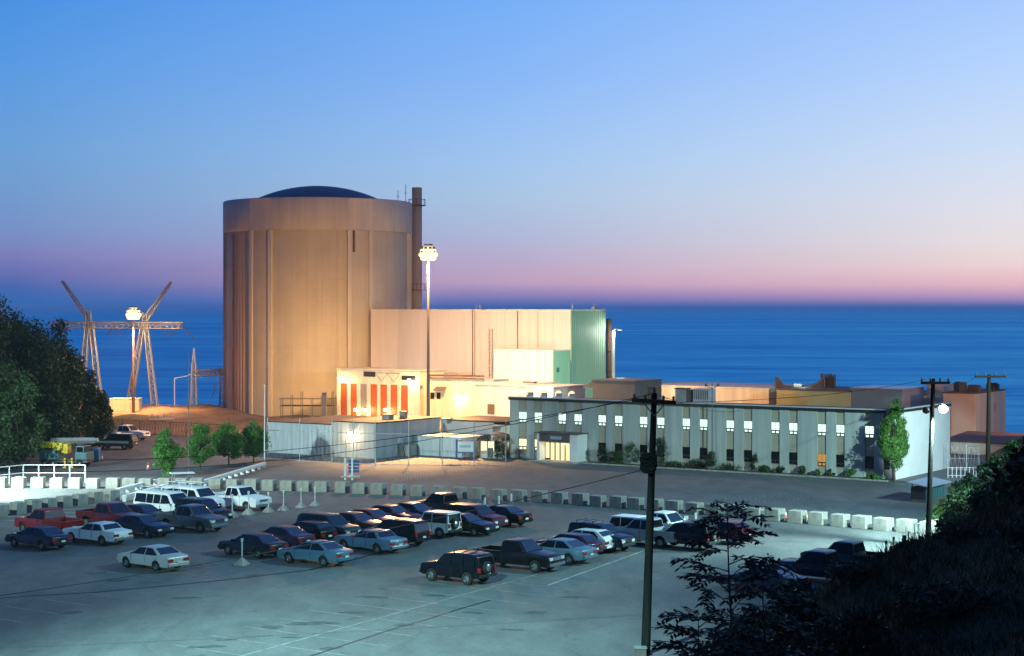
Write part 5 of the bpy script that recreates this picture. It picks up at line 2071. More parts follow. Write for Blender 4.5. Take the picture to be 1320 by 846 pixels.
def make_vehicle(kind, m):
    sp = SPEC[kind]
    root = bpy.data.objects.new('vehicle', None)
    COL.objects.link(root)
    root.empty_display_size = .3
    body = make_body(sp, m, root)
    painted = [body]
    W2 = sp['W'] / 2
    # glass
    for w in sp['win']:
        for sg in (-1, 1):
            b = LB_()
            n = len(w)
            o_ = [(x, sg * (hw(sp, x, z) + .012), z) for x, z in w]
            i_ = [(x, sg * (hw(sp, x, z) - .02), z) for x, z in w]
            f = [tuple(range(n)), tuple(reversed(range(n, 2 * n)))] + [(i, (i + 1) % n, n + (i + 1) % n, n + i) for i in range(n)]
            b.add(o_ + i_, f)
            b.build('window', TINTED, root)
    for nm, seg in (('windshield', sp['shield']), ('rear_window', sp['rear'])):
        (x0, z0), (x1, z1) = seg
        d = Vector((x1 - x0, 0, z1 - z0)).normalized()
        nrm = Vector((d.z, 0, -d.x))
        if (nm == 'windshield' and nrm.x < 0) or (nm == 'rear_window' and nrm.x > 0):
            nrm = -nrm
        b = LB_()
        y0, y1 = hw(sp, x0, z0) - .10, hw(sp, x1, z1) - .10
        q = [Vector((x0, -y0, z0)), Vector((x0, y0, z0)), Vector((x1, y1, z1)), Vector((x1, -y1, z1))]
        o_ = [p + nrm * .016 for p in q]
        i_ = [p - nrm * .02 for p in q]
        b.add(o_ + i_, [(0, 1, 2, 3), (7, 6, 5, 4), (0, 4, 5, 1), (1, 5, 6, 2), (2, 6, 7, 3), (3, 7, 4, 0)])
        b.build(nm, M['screen_glass'], root)
    # door seams and handles
    seams = sorted({round(w[0][0] + .04, 3) for w in sp['win'][:2]} | {round(min(p[0] for p in sp['win'][1]) + .02, 3)})
    for sg in (-1, 1):
        b = LB_()
        for x_ in seams + [round((sp['win'][0][-1][0] + sp['win'][1][0][0]) / 2, 3)]:
            if kind == 'pickup' and x_ < -.7:
                continue
            za, zb = .42, sp['belt'] - .03
            for k in range(5):
                z0, z1 = za + (zb - za) * k / 5, za + (zb - za) * (k + 1) / 5
                y_ = max(hw(sp, x_, z0), hw(sp, x_, z1))
                b.box(x_ - .008, x_ + .008, min(sg * (y_ - .02), sg * (y_ + .004)), max(sg * (y_ - .02), sg * (y_ + .004)), z0, z1)
        b.build('door_seam', M['plastic_black'], root)
    # wheels
    for wx in sp['wx']:
        for sg in (-1, 1):
            yc = sg * (W2 - .13)
            r = sp['wr']
            prof = [(r * .55, -.11), (r * .92, -.115), (r, -.08), (r, .08), (r * .92, .115), (r * .55, .11)]
            b = LB_()
            n = 20
            vs, fs = [], []
            for (rr, yy) in prof:
                for k in range(n):
                    t_ = 2 * math.pi * k / n
                    vs.append((wx + rr * math.cos(t_), yc + yy, r + rr * math.sin(t_)))
            for i in range(len(prof) - 1):
                for k in range(n):
                    fs.append((i * n + k, (i + 1) * n + k, (i + 1) * n + (k + 1) % n, i * n + (k + 1) % n))
            b.add(vs, fs, False)
            wh = b.build('wheel', M['rubber'], root)
            b = LB_()
            yo = yc + sg * .085
            vs, fs = [], []
            for (rr, dy) in ((.62 * r, .012), (.58 * r, -.03), (.18 * r, -.02), (.12 * r, .01), (.0001, .01)):
                for k in range(n):
                    t_ = 2 * math.pi * k / n
                    k5 = 1.0 if (k % 4) < 2 or rr < .3 * r else 1.0
                    vs.append((wx + rr * k5 * math.cos(t_), yo + sg * dy, r + rr * math.sin(t_)))
            for i in range(4):
                for k in range(n):
                    if i == 1 and k % 4 == 3:
                        continue
                    fs.append((i * n + k, (i + 1) * n + k, (i + 1) * n + (k + 1) % n, i * n + (k + 1) % n))
            b.add(vs, fs)
            b.build('rim', M['rim'], wh)
    # lights, bumpers, plate, mirrors
    L2 = sp['L'] / 2
    tall = kind in ('pickup', 'suv', 'van', 'jeep', 'offroader')
    hz_ = sp['prof'][-3][1] + .02
    fx = sp['prof'][-3][0]
    for sg in (-1, 1):
        b = LB_()
        yy = sg * (hw(sp, fx, hz_) - .24)
        if kind == 'jeep':
            b.lathe([(.10, -.02), (.10, .02), (.0001, .02)], (0, 0, 0), 12)
            b.v = [(fx + .01 + z, yy + y * 1.0, .86 + x) for x, y, z in b.v]
        else:
            b.box(fx - .10, fx + .025, yy - .17, yy + .17, hz_ - .05, hz_ + (.13 if tall else .07))
        b.build('headlight', M['head_glass'], root)
        b = LB_()
        rx = sp['prof'][2][0] if kind != 'pickup' else -2.80
        rz = .72 if not tall else .95
        yy = sg * (hw(sp, rx, rz) - (.22 if kind in ('sedan', 'saloon', 'hatch') else .10))
        b.box(rx - .045, rx + .08, yy - (.20 if not tall else .085), yy + (.20 if not tall else .085), rz - (.07 if not tall else .18), rz + .10)
        b.build('taillight', M['tail_glass'], root)
        b = LB_()
        mx, mz = sp['shield'][0][0] - .12, sp['belt'] + .09
        yy = sg * (hw(sp, mx, mz) + .10)
        b.box(mx - .06, mx + .05, yy - .10, yy + .10, mz - .05, mz + .09)
        b.build('mirror', m, root, bevel=.02)
    bm_ = M['chrome'] if kind in ('pickup', 'saloon', 'van') else M['plastic_black'] if kind in ('jeep', 'offroader') else m
    for nm, x_, z_ in (('bumper', fx, .46), ('bumper', sp['prof'][1][0], .50)):
        b = LB_()
        w = hw(sp, x_, .5) - .03
        s_ = 1 if x_ > 0 else -1
        x_ = s_ * (abs(x_) if kind != 'pickup' or s_ > 0 else 2.8)
        b.box(min(x_, x_ + s_ * .09) - .03, max(x_, x_ + s_ * .09), -w, w, z_ - .10 + (.06 if tall else 0), z_ + .09 + (.06 if tall else 0))
        o = b.build(nm, bm_, root, bevel=.025)
    b = LB_()
    px_ = sp['prof'][1][0] - (.115 if kind != 'pickup' else .115)
    pz_ = .60 if not tall else .66
    b.box(px_ - .03, px_, -.16, .16, pz_ - .02, pz_ + .10)
    b.build('licence_plate', M['plate'], root)
    b = LB_()
    b.box(fx - .02, fx + .02, -.42, .42, hz_ - .06, hz_ + (.14 if tall else .05))
    b.build('grille', M['chrome'] if kind in ('pickup', 'saloon') else M['plastic_black'], root)
    if 'bed' in sp:
        x0, x1, zt_, zf = sp['bed']
        b = LB_()
        for sg in (-1, 1):
            ya, yb = sorted((sg * (W2 - .01), sg * (W2 - .12)))
            b.box(x0, x1, ya, yb, zf - .02, zt_)
        o = b.build('bed_side', m, root, bevel=.02)
        b = LB_()
        b.box(x0 - .03, x0 + .06, -W2 + .125, W2 - .125, zf - .02, zt_ - .01)
        o2 = b.build('tailgate', m, root, bevel=.02)
        b = LB_()
        b.box(x0 + .07, x1 - .01, -W2 + .13, W2 - .13, zf + .002, zf + .03)
        b.build('bed_liner', M['plastic_black'], root)
    if sp.get('spare'):
        r = sp['wr'] * .95
        b = LB_()
        xr = sp['prof'][1][0]
        b.lathe([(.001, .20), (r * .6, .20), (r * .95, .18), (r, .12), (r, .02), (r * .9, 0), (.001, 0)], (0, 0, 0), 18)
        b.v = [(xr - z, y + .12, 1.02 + x) for x, y, z in b.v]
        sw_ = b.build('spare_wheel', M['rubber'], root)
        b = LB_()
        b.lathe([(.001, .225), (r * .56, .21), (r * .6, .19)], (0, 0, 0), 18)
        b.v = [(xr - z, y + .12, 1.02 + x) for x, y, z in b.v]
        b.build('rim', M['rim'], sw_)
    if sp.get('rack') or kind == 'van':
        b = LB_()
        zt_ = sp['top']
        xs = (-1.5, -.9, -.2) if kind != 'van' else (-2.1, -.7, .6)
        h_ = .10 if kind != 'van' else .28
        for x_ in xs:
            w = W2 - sp['nar'] - .12
            b.tube([(x_, -w, zt_ - .02), (x_, -w, zt_ + h_), (x_, w, zt_ + h_), (x_, w, zt_ - .02)], .03, 5)
        if kind == 'van':
            for y_ in (-.5, .5):
                b.tube([(xs[0] - .2, y_, zt_ + h_ + .04), (xs[-1] + .2, y_, zt_ + h_ + .04)], .03, 5)
        b.build('roof_rack', M['white_paint'] if kind == 'van' else M['plastic_black'], root)
    root['_m'] = m.name
    return root


PROTO = {}


def place_vehicle(kind, name, px, py, head, col, label, cat, group='vehicles in the parking lot', turn=0.0, trim=None):
    m = paint(*col)
    if kind not in PROTO:
        o = make_vehicle(kind, m)
        PROTO[kind] = o
        o.name = name
    else:
        o = clone(PROTO[kind])
        o.name = name
        old = PROTO[kind]['_m']
        for ch in o.children_recursive:
            if ch.material_slots and ch.data.materials[0] and ch.data.materials[0].name == old:
                ch.material_slots[0].link = 'OBJECT'
                ch.material_slots[0].material = m
    if trim:
        for ch in o.children:
            if ch.name.split('.')[0] in trim:
                ch.material_slots[0].link = 'OBJECT'
                ch.material_slots[0].material = trim[ch.name.split('.')[0]]
    g = G(px, py)
    g = g + V * (SPEC[kind]['W'] / 2 - .1) * VS
    o.location = (g.x, g.y, 0.005)
    o.rotation_euler = (0, 0, R((-36 if head == 'A' else 144) + turn))
    tag(o, label, cat, group)
    return o


NAVY = ('navy', (.004, .007, .022))
BLACK = ('black', (.0025, .0025, .003))
MAROON = ('maroon', (.085, .010, .014))
RED = ('red', (.20, .014, .014))
WHITE = ('white', (.72, .74, .74), .0, .4)
SILVER = ('silver', (.50, .49, .44), .3, .4)
GREY = ('grey', (.14, .16, .17), .5, .35)
BLUEGREY = ('bluegrey', (.13, .22, .28), .4, .35)
BLUE = ('blue', (.10, .20, .26), .4, .35)
GREEN = ('green', (.025, .045, .045), .4, .35)
PURPLE = ('purple', (.035, .012, .035))
BROWN = ('brown', (.05, .022, .014))
CARS = [
    ('pickup', 'pickup_truck', 50, 690, 'B', RED, 'maroon pickup with its red tailgate facing right, behind the navy sedan at far left', 'pickup'),
    ('sedan', 'sedan', 37, 708, 'B', NAVY, 'navy sedan at the far left end of the parked cars', 'car'),
    ('pickup', 'pickup_truck', 131, 681.5, 'A', MAROON, 'dark red pickup facing right behind the white saloon', 'pickup'),
    ('saloon', 'sedan', 113, 701.5, 'B', WHITE, 'white saloon seen from behind, right of the navy sedan', 'car'),
    ('sedan', 'sedan', 171, 692, 'A', NAVY, 'navy sedan between the white saloon and the silver-grey pickup', 'car'),
    ('sedan', 'sedan', 173, 677, 'A', BLACK, 'black sedan mostly hidden in front of the white passenger van', 'car'),
    ('van', 'passenger_van', 203, 670, 'A', WHITE, 'white passenger van with a roof rack and long side windows, nearest of two vans', 'van'),
    ('van', 'passenger_van', 237, 662.5, 'A', WHITE, 'white van with a roof rack half hidden behind the nearer white van', 'van'),
    ('suv', 'suv', 250, 675, 'A', BLACK, 'black SUV squeezed between the white vans and the silver-grey pickup', 'car'),
    ('pickup', 'pickup_truck', 236, 685, 'A', GREY, 'silver-grey pickup facing right in front of the white vans', 'pickup'),
    ('pickup', 'pickup_truck', 299, 657.5, 'A', WHITE, 'white pickup standing alone beside the block row', 'pickup'),
    ('sedan', 'sedan', 184, 735, 'B', SILVER, 'silver sedan standing alone nearest the camera on the left', 'car'),
    ('sedan', 'sedan', 315, 718, 'B', BLACK, 'black sedan at the left end of the middle row behind the near marker post', 'car'),
    ('sedan', 'sedan', 351, 707.5, 'B', PURPLE, 'dark purple sedan between the black sedan and the pale blue coupe', 'car'),
    ('hatch', 'hatchback', 385, 701, 'B', BLACK, 'black hatchback behind the pale blue sedan', 'car'),
    ('sedan', 'sedan', 395.5, 728.5, 'B', BLUE, 'pale blue sedan with light rims at the front of the middle row', 'car'),
    ('suv', 'suv', 413, 697, 'A', GREEN, 'dark green SUV facing right in the middle row', 'car'),
    ('sedan', 'sedan', 448, 688.5, 'A', BROWN, 'dark brown sedan right behind the dark green SUV', 'car'),
    ('sedan', 'sedan', 469, 683.5, 'A', RED, 'red sedan in the back of the middle row', 'car'),
    ('sedan', 'sedan', 495, 678, 'A', MAROON, 'maroon sedan behind the boxy black SUV', 'car'),
    ('sedan', 'sedan', 525, 674.5, 'A', NAVY, 'navy sedan behind the white soft-top jeep', 'car'),
    ('saloon', 'sedan', 467, 712, 'B', BLUEGREY, 'blue-grey saloon with a pale tail between the pale blue sedan and the boxy black SUV', 'car'),
    ('suv', 'suv', 500, 704, 'B', BLACK, 'boxy black SUV with its bright rear window facing right', 'car'),
    ('jeep', 'jeep', 551, 693, 'B', ('cream', (.55, .60, .60), .0, .4), 'white boxy jeep with a spare wheel on its back in the middle row', 'jeep'),
    ('pickup', 'pickup_truck', 563, 667.5, 'B', BROWN, 'old dark pickup with a white tailgate and cab roof near the block row', 'pickup'),
    ('suv', 'suv', 604, 683.5, 'A', MAROON, 'maroon SUV behind the dark sedan beside the white jeep', 'car'),
    ('sedan', 'sedan', 590, 690, 'A', BLACK, 'black sedan with a reddish roof right next to the spare wheel of the white jeep', 'car'),
    ('sedan', 'sedan', 636, 678, 'B', BLACK, 'black sedan at the far right end of the middle row near the white bollards', 'car'),
    ('jeep', 'jeep', 793, 699, 'B', WHITE, 'white jeep half hidden behind the navy off-roader', 'jeep'),
    ('pickup', 'pickup_truck', 848, 695, 'A', WHITE, 'white pickup behind the grey pickup and the tall wooden pole', 'pickup'),
    ('pickup', 'pickup_truck', 826, 704, 'B', ('pewter', (.30, .34, .36), .4, .35), 'pewter grey pickup left of the tall wooden pole', 'pickup'),
    ('offroader', 'off_roader', 766, 710.5, 'A', NAVY, 'navy off-roader facing right beside the white estate car', 'car'),
    ('hatch', 'estate_car', 744, 712, 'B', WHITE, 'white estate car in the right row seen from behind', 'car'),
    ('hatch', 'hatchback', 724, 718.5, 'B', PURPLE, 'dark hatchback between the white estate car and the blue coupe', 'car'),
    ('sedan', 'sedan', 710, 725.5, 'B', BLUEGREY, 'blue-grey coupe parked right of the big black pickup', 'car'),
    ('pickup', 'pickup_truck', 658, 735.5, 'A', BLACK, 'big black pickup with a chrome grille in the right row', 'pickup'),
    ('offroader', 'off_roader', 580, 752, 'B', BLACK, 'black off-roader with a spare wheel nearest the camera', 'car'),
    ('hatch', 'hatchback', 922, 700.5, 'B', MAROON, 'maroon hatchback with a pale roof behind the foreground sapling', 'car'),
    ('offroader', 'off_roader', 876, 708.5, 'B', BLACK, 'black boxy off-roader right of the tall wooden pole', 'car'),
    ('pickup', 'pickup_truck', 1086, 738, 'B', GREEN, 'dark green pickup beyond the navy pickup at the hill foot', 'pickup'),
    ('pickup', 'pickup_truck', 1050, 752, 'B', NAVY, 'navy pickup at the foot of the dark hillside', 'pickup'),
    ('sedan', 'sedan', 975, 765, 'B', NAVY, 'navy sedan almost hidden by the sapling and the hillside', 'car'),
    ('suv', 'patrol_car', 143, 579.5, 'B', ('twotone', (.05, .055, .06)), 'black and white two-tone patrol car parked on the left yard by the trees', 'car'),
    ('pickup', 'pickup_truck', 156, 568, 'A', WHITE, 'white pickup parked behind the two-tone patrol car', 'pickup'),
]
for c in CARS:
    kw_ = {}
    turn = random.uniform(-3, 3)
    if c[1] == 'patrol_car':
        turn = 24
    if c[2] == 156:
        turn = 20
    if c[2] == 563:
        kw_['trim'] = {'tailgate': paint(*WHITE)}
    o = place_vehicle(*c, turn=turn, **kw_)
    if c[1] == 'patrol_car':
        for k, (z0, z1) in enumerate(((.72, .98),)):
            b = LB_()
            for sg in (-1, 1):
                b.box(-1.9, 1.9, sg * .935 - .006, sg * .935 + .006, z0, z1)
            b.build('door_stripe', M['white_paint'], o)
        b = LB_()
        b.box(-.3, .1, -.55, .55, 1.79, 1.9)
        b.build('light_bar', M['white_paint'], o)
        b = LB_()
        b.box(-1.9, .15, -.64, .64, 1.775, 1.788)
        b.build('roof_panel', M['white_paint'], o)

# golf cart
g = G(236, 637)
gc = thing('golf_cart', g, 'dark golf cart with a pale canopy beside the white guard rail', 'golf cart', rz=R(20))
BASE[gc.name] = Vector((0, 0, 0))
b = LB_()
b.box(-1.1, 1.05, -.55, .55, .28, .42)
b.box(-1.1, -.35, -.55, .55, .42, .72)
b.box(.62, 1.1, -.52, .52, .42, .80)
b.build('body', paint(*BROWN), gc, bevel=.05)
b = LB_()
b.box(-.55, .05, -.5, .5, .72, .82)
b.box(-.68, -.56, -.5, .5, .82, 1.22)
b.build('seat', M['plastic_black'], gc, bevel=.03)
b = LB_()
for x_ in (-1.0, .85):
    for y_ in (-.5, .5):
        b.tube([(x_, y_, .6), (x_ * .8, y_, 1.78)], .022, 5)
b.build('roof_post', M['steel'], gc)
b = LB_()
b.box(-1.1, .95, -.6, .6, 1.78, 1.86)
b.build('canopy', M['white_paint'], gc, bevel=.03)
for x_ in (-.8, .78):
    for y_ in (-.5, .5):
        b = LB_()
        b.lathe([(.05, -.09), (.2, -.09), (.23, -.05), (.23, .05), (.2, .09), (.05, .09)], (0, 0, 0), 14)
        b.v = [(x_ + x, y_ + z, .23 + y) for x, y, z in b.v]
        wh = b.build('wheel', M['rubber'], gc)
        b = LB_()
        b.lathe([(.12, .095), (.001, .1)], (0, 0, 0), 12)
        sg = 1 if y_ > 0 else -1
        b.v = [(x_ + x, y_ + sg * z, .23 + y) for x, y, z in b.v]
        b.build('rim', M['rim'], wh)
b = LB_()
for y_ in (-.3, .3):
    b.lathe([(.09, .02), (.001, .03)], (0, 0, 0), 10)
b.v = [(1.1 + z, (y - .3 if i < 20 else y + .3), .66 + x) for i, (x, y, z) in enumerate(b.v)]
b.build('headlight', M['head_glass'], gc)

# crane truck on the left yard
g = G(86, 602)
ct = thing('crane_truck', g, 'teal crane truck with a yellow turret and a grey telescopic boom by the left trees', 'truck', rz=R(-8))
BASE[ct.name] = Vector((0, 0, 0))
k_ = 1.0 / VS
b = LB_()
b.box(-2.5, 2.5, -.95, .95, .55, .85)
b.build('chassis', M['dark_steel'], ct)
b = LB_()
b.box(-2.5, -.45, -1.0, 1.0, .85, 1.75)
for i in range(5):
    b.box(-2.42 + i * .4, -2.36 + i * .4, -1.03, -1.0, .9, 1.7)
b.build('cargo_box', M['teal_paint'], ct, bevel=.03)
b = LB_()
b.box(1.25, 2.5, -.98, .98, .85, 1.55)
b.box(1.3, 2.2, -.9, .9, 1.553, 2.2)
cb_ = b.build('cab', M['teal_paint'], ct, bevel=.06)
b = LB_()
b.box(1.42, 2.08, -.935, -.90, 1.62, 2.1)
b.build('window', M['dark_glass'], cb_)
b = LB_()
b.box(2.2, 2.235, -.8, .8, 1.62, 2.1)
b.build('windshield', M['dark_glass'], cb_)
b = LB_()
b.box(-1.2, -.2, -.75, .75, 1.76, 2.5)
b.box(-2.3, -1.0, -.6, .6, 1.95, 2.55)
b.box(-.4, .3, -.5, .5, 1.4, 2.35)
b.box(-2.55, -2.2, -.7, .7, 1.9, 2.3)
b.build('turret', M['yellow'], ct, bevel=.05)
b = LB_()
for (x0, z0, x1, z1, w_) in ((-1.7, 2.62, 3.0, 2.72, .30), (-1.0, 2.66, 3.35, 2.75, .22)):
    b.tube([(x0, 0, z0), (x1, 0, z1)], w_, 4, smooth=False)
b.build('boom', M['steel'], ct, bevel=.0)
b = LB_()
b.tube([(-.2, 0, 1.9), (.9, 0, 2.55)], .09, 8)
b.build('boom_ram', M['chrome'], ct)
for x_ in (-1.9, -1.05, 1.75):
    for y_ in (-.85, .85):
        b = LB_()
        b.lathe([(.1, -.14), (.40, -.14), (.45, -.08), (.45, .08), (.40, .14), (.1, .14)], (0, 0, 0), 16)
        b.v = [(x_ + x, y_ + z, .45 + y) for x, y, z in b.v]
        wh = b.build('wheel', M['rubber'], ct)
        b = LB_()
        b.lathe([(.22, .142), (.12, .10), (.001, .12)], (0, 0, 0), 12)
        sg = 1 if y_ > 0 else -1
        b.v = [(x_ + x, y_ + sg * z, .45 + y) for x, y, z in b.v]
        b.build('rim', M['rim'], wh)
for x_ in (.3, 1.05):
    b = LB_()
    b.box(x_ - .08, x_ + .08, -1.25, -1.05, .05, 1.0)
    b.box(x_ - .2, x_ + .2, -1.35, -.95, 0, .06)
    b.build('outrigger', M['yellow'], ct)

# ================================================================== VEGETATION
def leaves_mesh(name, cent, nrm_out, size, m, parent=None, base=None, narrow=.55):
    """many small folded leaf faces at the given centres"""
    n = len(cent)
    d = RNG.normal(size=(n, 3))
    d /= np.linalg.norm(d, axis=1)[:, None]
    d[:, 2] -= .25
    nn = RNG.normal(size=(n, 3)) * .8 + nrm_out * .9
    s = np.cross(d, nn)
    s /= np.linalg.norm(s, axis=1)[:, None] + 1e-9
    d /= np.linalg.norm(d, axis=1)[:, None]
    L = size * RNG.uniform(.6, 1.35, n)[:, None]
    up = np.cross(s, d)
    v = np.stack([cent - d * L * .5, cent + s * L * narrow * .5 + up * L * .08, cent + d * L * .5, cent - s * L * narrow * .5 + up * L * .08], 1).reshape(-1, 3)
    if base is None:
        base = (0, 0, 0)
    v = v - np.array(base)
    me = bpy.data.meshes.new(name)
    me.vertices.add(4 * n)
    me.vertices.foreach_set('co', v.astype(np.float32).ravel())
    me.loops.add(4 * n)
    me.loops.foreach_set('vertex_index', np.arange(4 * n, dtype=np.int32))
    me.polygons.add(n)
    me.polygons.foreach_set('loop_start', np.arange(0, 4 * n, 4, dtype=np.int32))
    me.polygons.foreach_set('loop_total', np.full(n, 4, dtype=np.int32))
    me.update(calc_edges=True)
    me.validate()
    me.materials.append(m)
    o = bpy.data.objects.new(name, me)
    COL.objects.link(o)
    if parent is not None:
        o.parent = parent
    return o


def crown_points(c, rx, ry, rz, nclump, nleaf, clump_r, flat=1.0, shell=.55):
    """leaf centres gathered in clumps spread through an uneven crown volume"""
    cl = RNG.normal(size=(nclump, 3))
    cl /= np.linalg.norm(cl, axis=1)[:, None]
    rad = RNG.uniform(shell, 1.0, nclump) ** .6
    lump = 1 + .16 * np.sin(cl[:, 0] * 5 + c[0]) + .14 * np.sin(cl[:, 2] * 6 + c[1])
    cl = cl * (rad * lump)[:, None]
    # narrower towards the top
    k = np.where(cl[:, 2] > 0, 1 - .42 * np.clip(cl[:, 2], 0, 1) ** 1.5, 1.0)
    cl[:, 0] *= rx * k
    cl[:, 1] *= ry * k
    cl[:, 2] *= rz
    which = RNG.integers(0, nclump, nleaf)
    off = RNG.normal(size=(nleaf, 3))
    off /= np.linalg.norm(off, axis=1)[:, None]
    off *= (RNG.uniform(0, 1, nleaf) ** .45)[:, None] * clump_r * RNG.uniform(.6, 1.3, nclump)[which][:, None]
    off[:, 2] *= flat
    p = cl[which] + off
    nr = p / (np.array([rx, ry, rz]))
    nr = off / clump_r + nr * .5
    return p + np.array(c), nr


def tree(name, label, cat, px, Y, pytop, width_px, base_frac, m, nleaf, leaf, group=None, nclump=46, clump=.22, z0=None, trunk=None, kind='broad'):
    g = P(px, 398, Y)
    zg = float(terrain_h(g.x, g.y)) - .1 if z0 is None else z0
    zt = Zof(pytop, Y)
    H_ = zt - zg
    rx = width_px * Y / FPX / 2
    e = thing(name, (g.x, g.y, zg), label, cat, group)
    b = MB()
    tr = trunk or max(.05, H_ * .016)
    zc0 = zg + H_ * base_frac
    lean = random.uniform(-.02, .02) * H_
    b.tube([(g.x, g.y, zg), (g.x + lean * .4, g.y, zg + H_ * .4), (g.x + lean, g.y, zg + H_ * .85)], [tr, tr * .75, tr * .2], 8)
    for i in range(9):
        a_ = i * 2.4 + random.random()
        zz = zc0 + (zt - zc0) * (.02 + .085 * i)
        ln = rx * random.uniform(.6, .9) * (1 - .06 * i)
        b.tube([(g.x + lean * .6, g.y, zz), (g.x + math.cos(a_) * ln * .5, g.y + math.sin(a_) * ln * .5, zz + ln * .35), (g.x + math.cos(a_) * ln, g.y + math.sin(a_) * ln, zz + ln * .75)], [tr * .4, tr * .25, tr * .08], 5)
    b.build('trunk', M['bark'], e)
    rz = (zt - zc0) / 2
    cz = zc0 + rz
    pts, nr = crown_points((g.x, g.y, cz), rx * .86, rx * .86, rz * .92, nclump, nleaf, max(rx, rz) * clump)
    leaves_mesh('crown', pts, nr, leaf, m, e, (g.x, g.y, zg))
    return e


# woodland on the far left
for i, (px, Y, pt, w, bf, mm, lab) in enumerate((
        (-22, 196, 352, 96, .16, 'leaf_dark', 'tallest dark tree at the left edge of the wood'),
        (14, 206, 388, 84, .14, 'leaf_dark', 'dark tree just right of the tallest one in the left wood'),
        (44, 200, 418, 76, .13, 'leaf_dark', 'dark broad tree in the middle of the left wood'),
        (76, 208, 424, 58, .10, 'leaf_dark', 'dark pointed tree in the left wood below the gantry arm'),
        (98, 212, 462, 56, .08, 'leaf_dark', 'dark rounded tree near the right end of the left wood'),
        (122, 216, 502, 46, .06, 'leaf_dark', 'lowest dark tree at the right tip of the left wood'),
        (22, 186, 476, 74, .04, 'leaf_wood', 'green lit bushy tree low in front of the left wood'),
        (-8, 188, 450, 60, .05, 'leaf_wood', 'green lit tree at the left edge in front of the wood'),
        (62, 192, 500, 60, .04, 'leaf_dark', 'dark bushy tree behind the crane truck'))):
    tree('woodland_tree', lab, 'tree', px, Y, pt, w, bf, M[mm], 9000, .42, 'trees of the left wood', 60, .24)

# four small street trees
for px, pyb, pt, w, lab in ((213, 615, 560, 37, 'small round-crowned street tree left of the golf cart, first of four'), (258, 606, 549, 33, 'small street tree right of the thin mast, second of four'),
                            (295, 600, 544, 42, 'small dense street tree, third of four from the left'), (327, 597, 546, 34, 'small street tree at the corner of the blue storehouse, last of four')):
    g = G(px, pyb)
    tree('street_tree', lab, 'tree', px, g.y, pt - 1, w * 1.1, .12, M['leaf_lit'], 10000, .20, 'small street trees', 60, .30, z0=0)
g = G(1153, 621)
tree('office_tree', 'tall narrow bright green tree at the right corner of the office', 'tree', 1153, g.y, 522, 42, .10, M['leaf_lit'], 17000, .19, None, 80, .16, z0=0)

# planting along the office front
for px, py, w, pt, mm, lab in ((648, 592, 26, 572, 'leaf_dark', 'dark shrub in the corner between kiosk and office'), (776, 597, 15, 576, 'leaf_dark', 'slim dark shrub just right of the office entrance'),
                               (793, 598, 26, 582, 'leaf_mid', 'low green shrub right of the office entrance'), (812, 599, 34, 572, 'leaf_mid', 'spreading shrub left of the near wooden pole, by the office'),
                               (853, 601, 20, 560, 'leaf_dark', 'dark conifer beside the near wooden pole, by the office'), (870, 602, 24, 597, 'leaf_mid', 'low round bush in the bed right of the conifer'),
                               (893, 604, 30, 596, 'leaf_dark', 'low dark bush in the bed left of the slim sapling'), (915, 605, 14, 578, 'leaf_dark', 'slim sapling below the forked floodlight pole'),
                               (940, 606, 34, 601, 'leaf_dark', 'low flat bush in the bed right of the forked floodlight pole'), (973, 607.5, 14, 585, 'leaf_dark', 'thin shrub in the middle of the office front'),
                               (985, 608.5, 20, 601, 'leaf_mid', 'small bush right of the thin shrub'), (1008, 609.5, 20, 602, 'leaf_dark', 'dark low bush under the amber-lit part of the office'),
                               (1033, 611.5, 12, 601, 'leaf_mid', 'round clipped bush left of the amber-lit window'), (1053, 613, 10, 606, 'leaf_mid', 'tiny round bush below the amber-lit window'),
                               (1071, 613.5, 11, 606, 'leaf_mid', 'tiny bush right of the amber-lit window'), (1096, 615, 13, 604, 'leaf_lit', 'pale round clipped bush on the shaded end of the office'),
                               (1126, 618, 18, 611, 'leaf_lit', 'low green bush at the foot of the tall narrow tree')):
    g = G(px, py)
    tree('shrub', lab, 'shrub', px, g.y - .9, pt, w, .05, M[mm], 1500, .15, 'shrubs along the office', 18, .33, z0=.03, trunk=.035)

# shrubs on the hillside at the right
for px, Y, pt, w, mm, lab, lf, nl in ((1290, 128, 590, 90, 'leaf_blue', 'big leafy shrub at the right edge of the hillside', .30, 11000), (1252, 132, 612, 66, 'leaf_blue', 'rounded shrub catching blue light left of the big hillside shrub', .26, 9000),
                              (1218, 134, 652, 50, 'leaf_mid', 'low spreading shrub right of the lamp pole', .24, 6000), (1300, 112, 640, 100, 'leaf_dark', 'dark shrub low on the hillside at the right edge', .30, 10000),
                              (1250, 118, 662, 76, 'leaf_dark', 'dark shrub below the rounded hillside shrub', .28, 8000), (1330, 124, 560, 70, 'leaf_mid', 'yellowish green shrub rising at the right frame edge', .30, 7000)):
    tree('hillside_shrub', lab, 'shrub', px, Y, pt, w, .02, M[mm], nl, lf, 'shrubs on the hillside', 40, .28, trunk=.08)
# near dark tree whose leaves enter at the right edge
tree('dark_tree', 'black silhouetted large-leaved tree reaching in at the right edge', 'tree', 1345, 62, 540, 110, .3, M['leaf_black'], 1500, .42, None, 40, .22, trunk=.12)


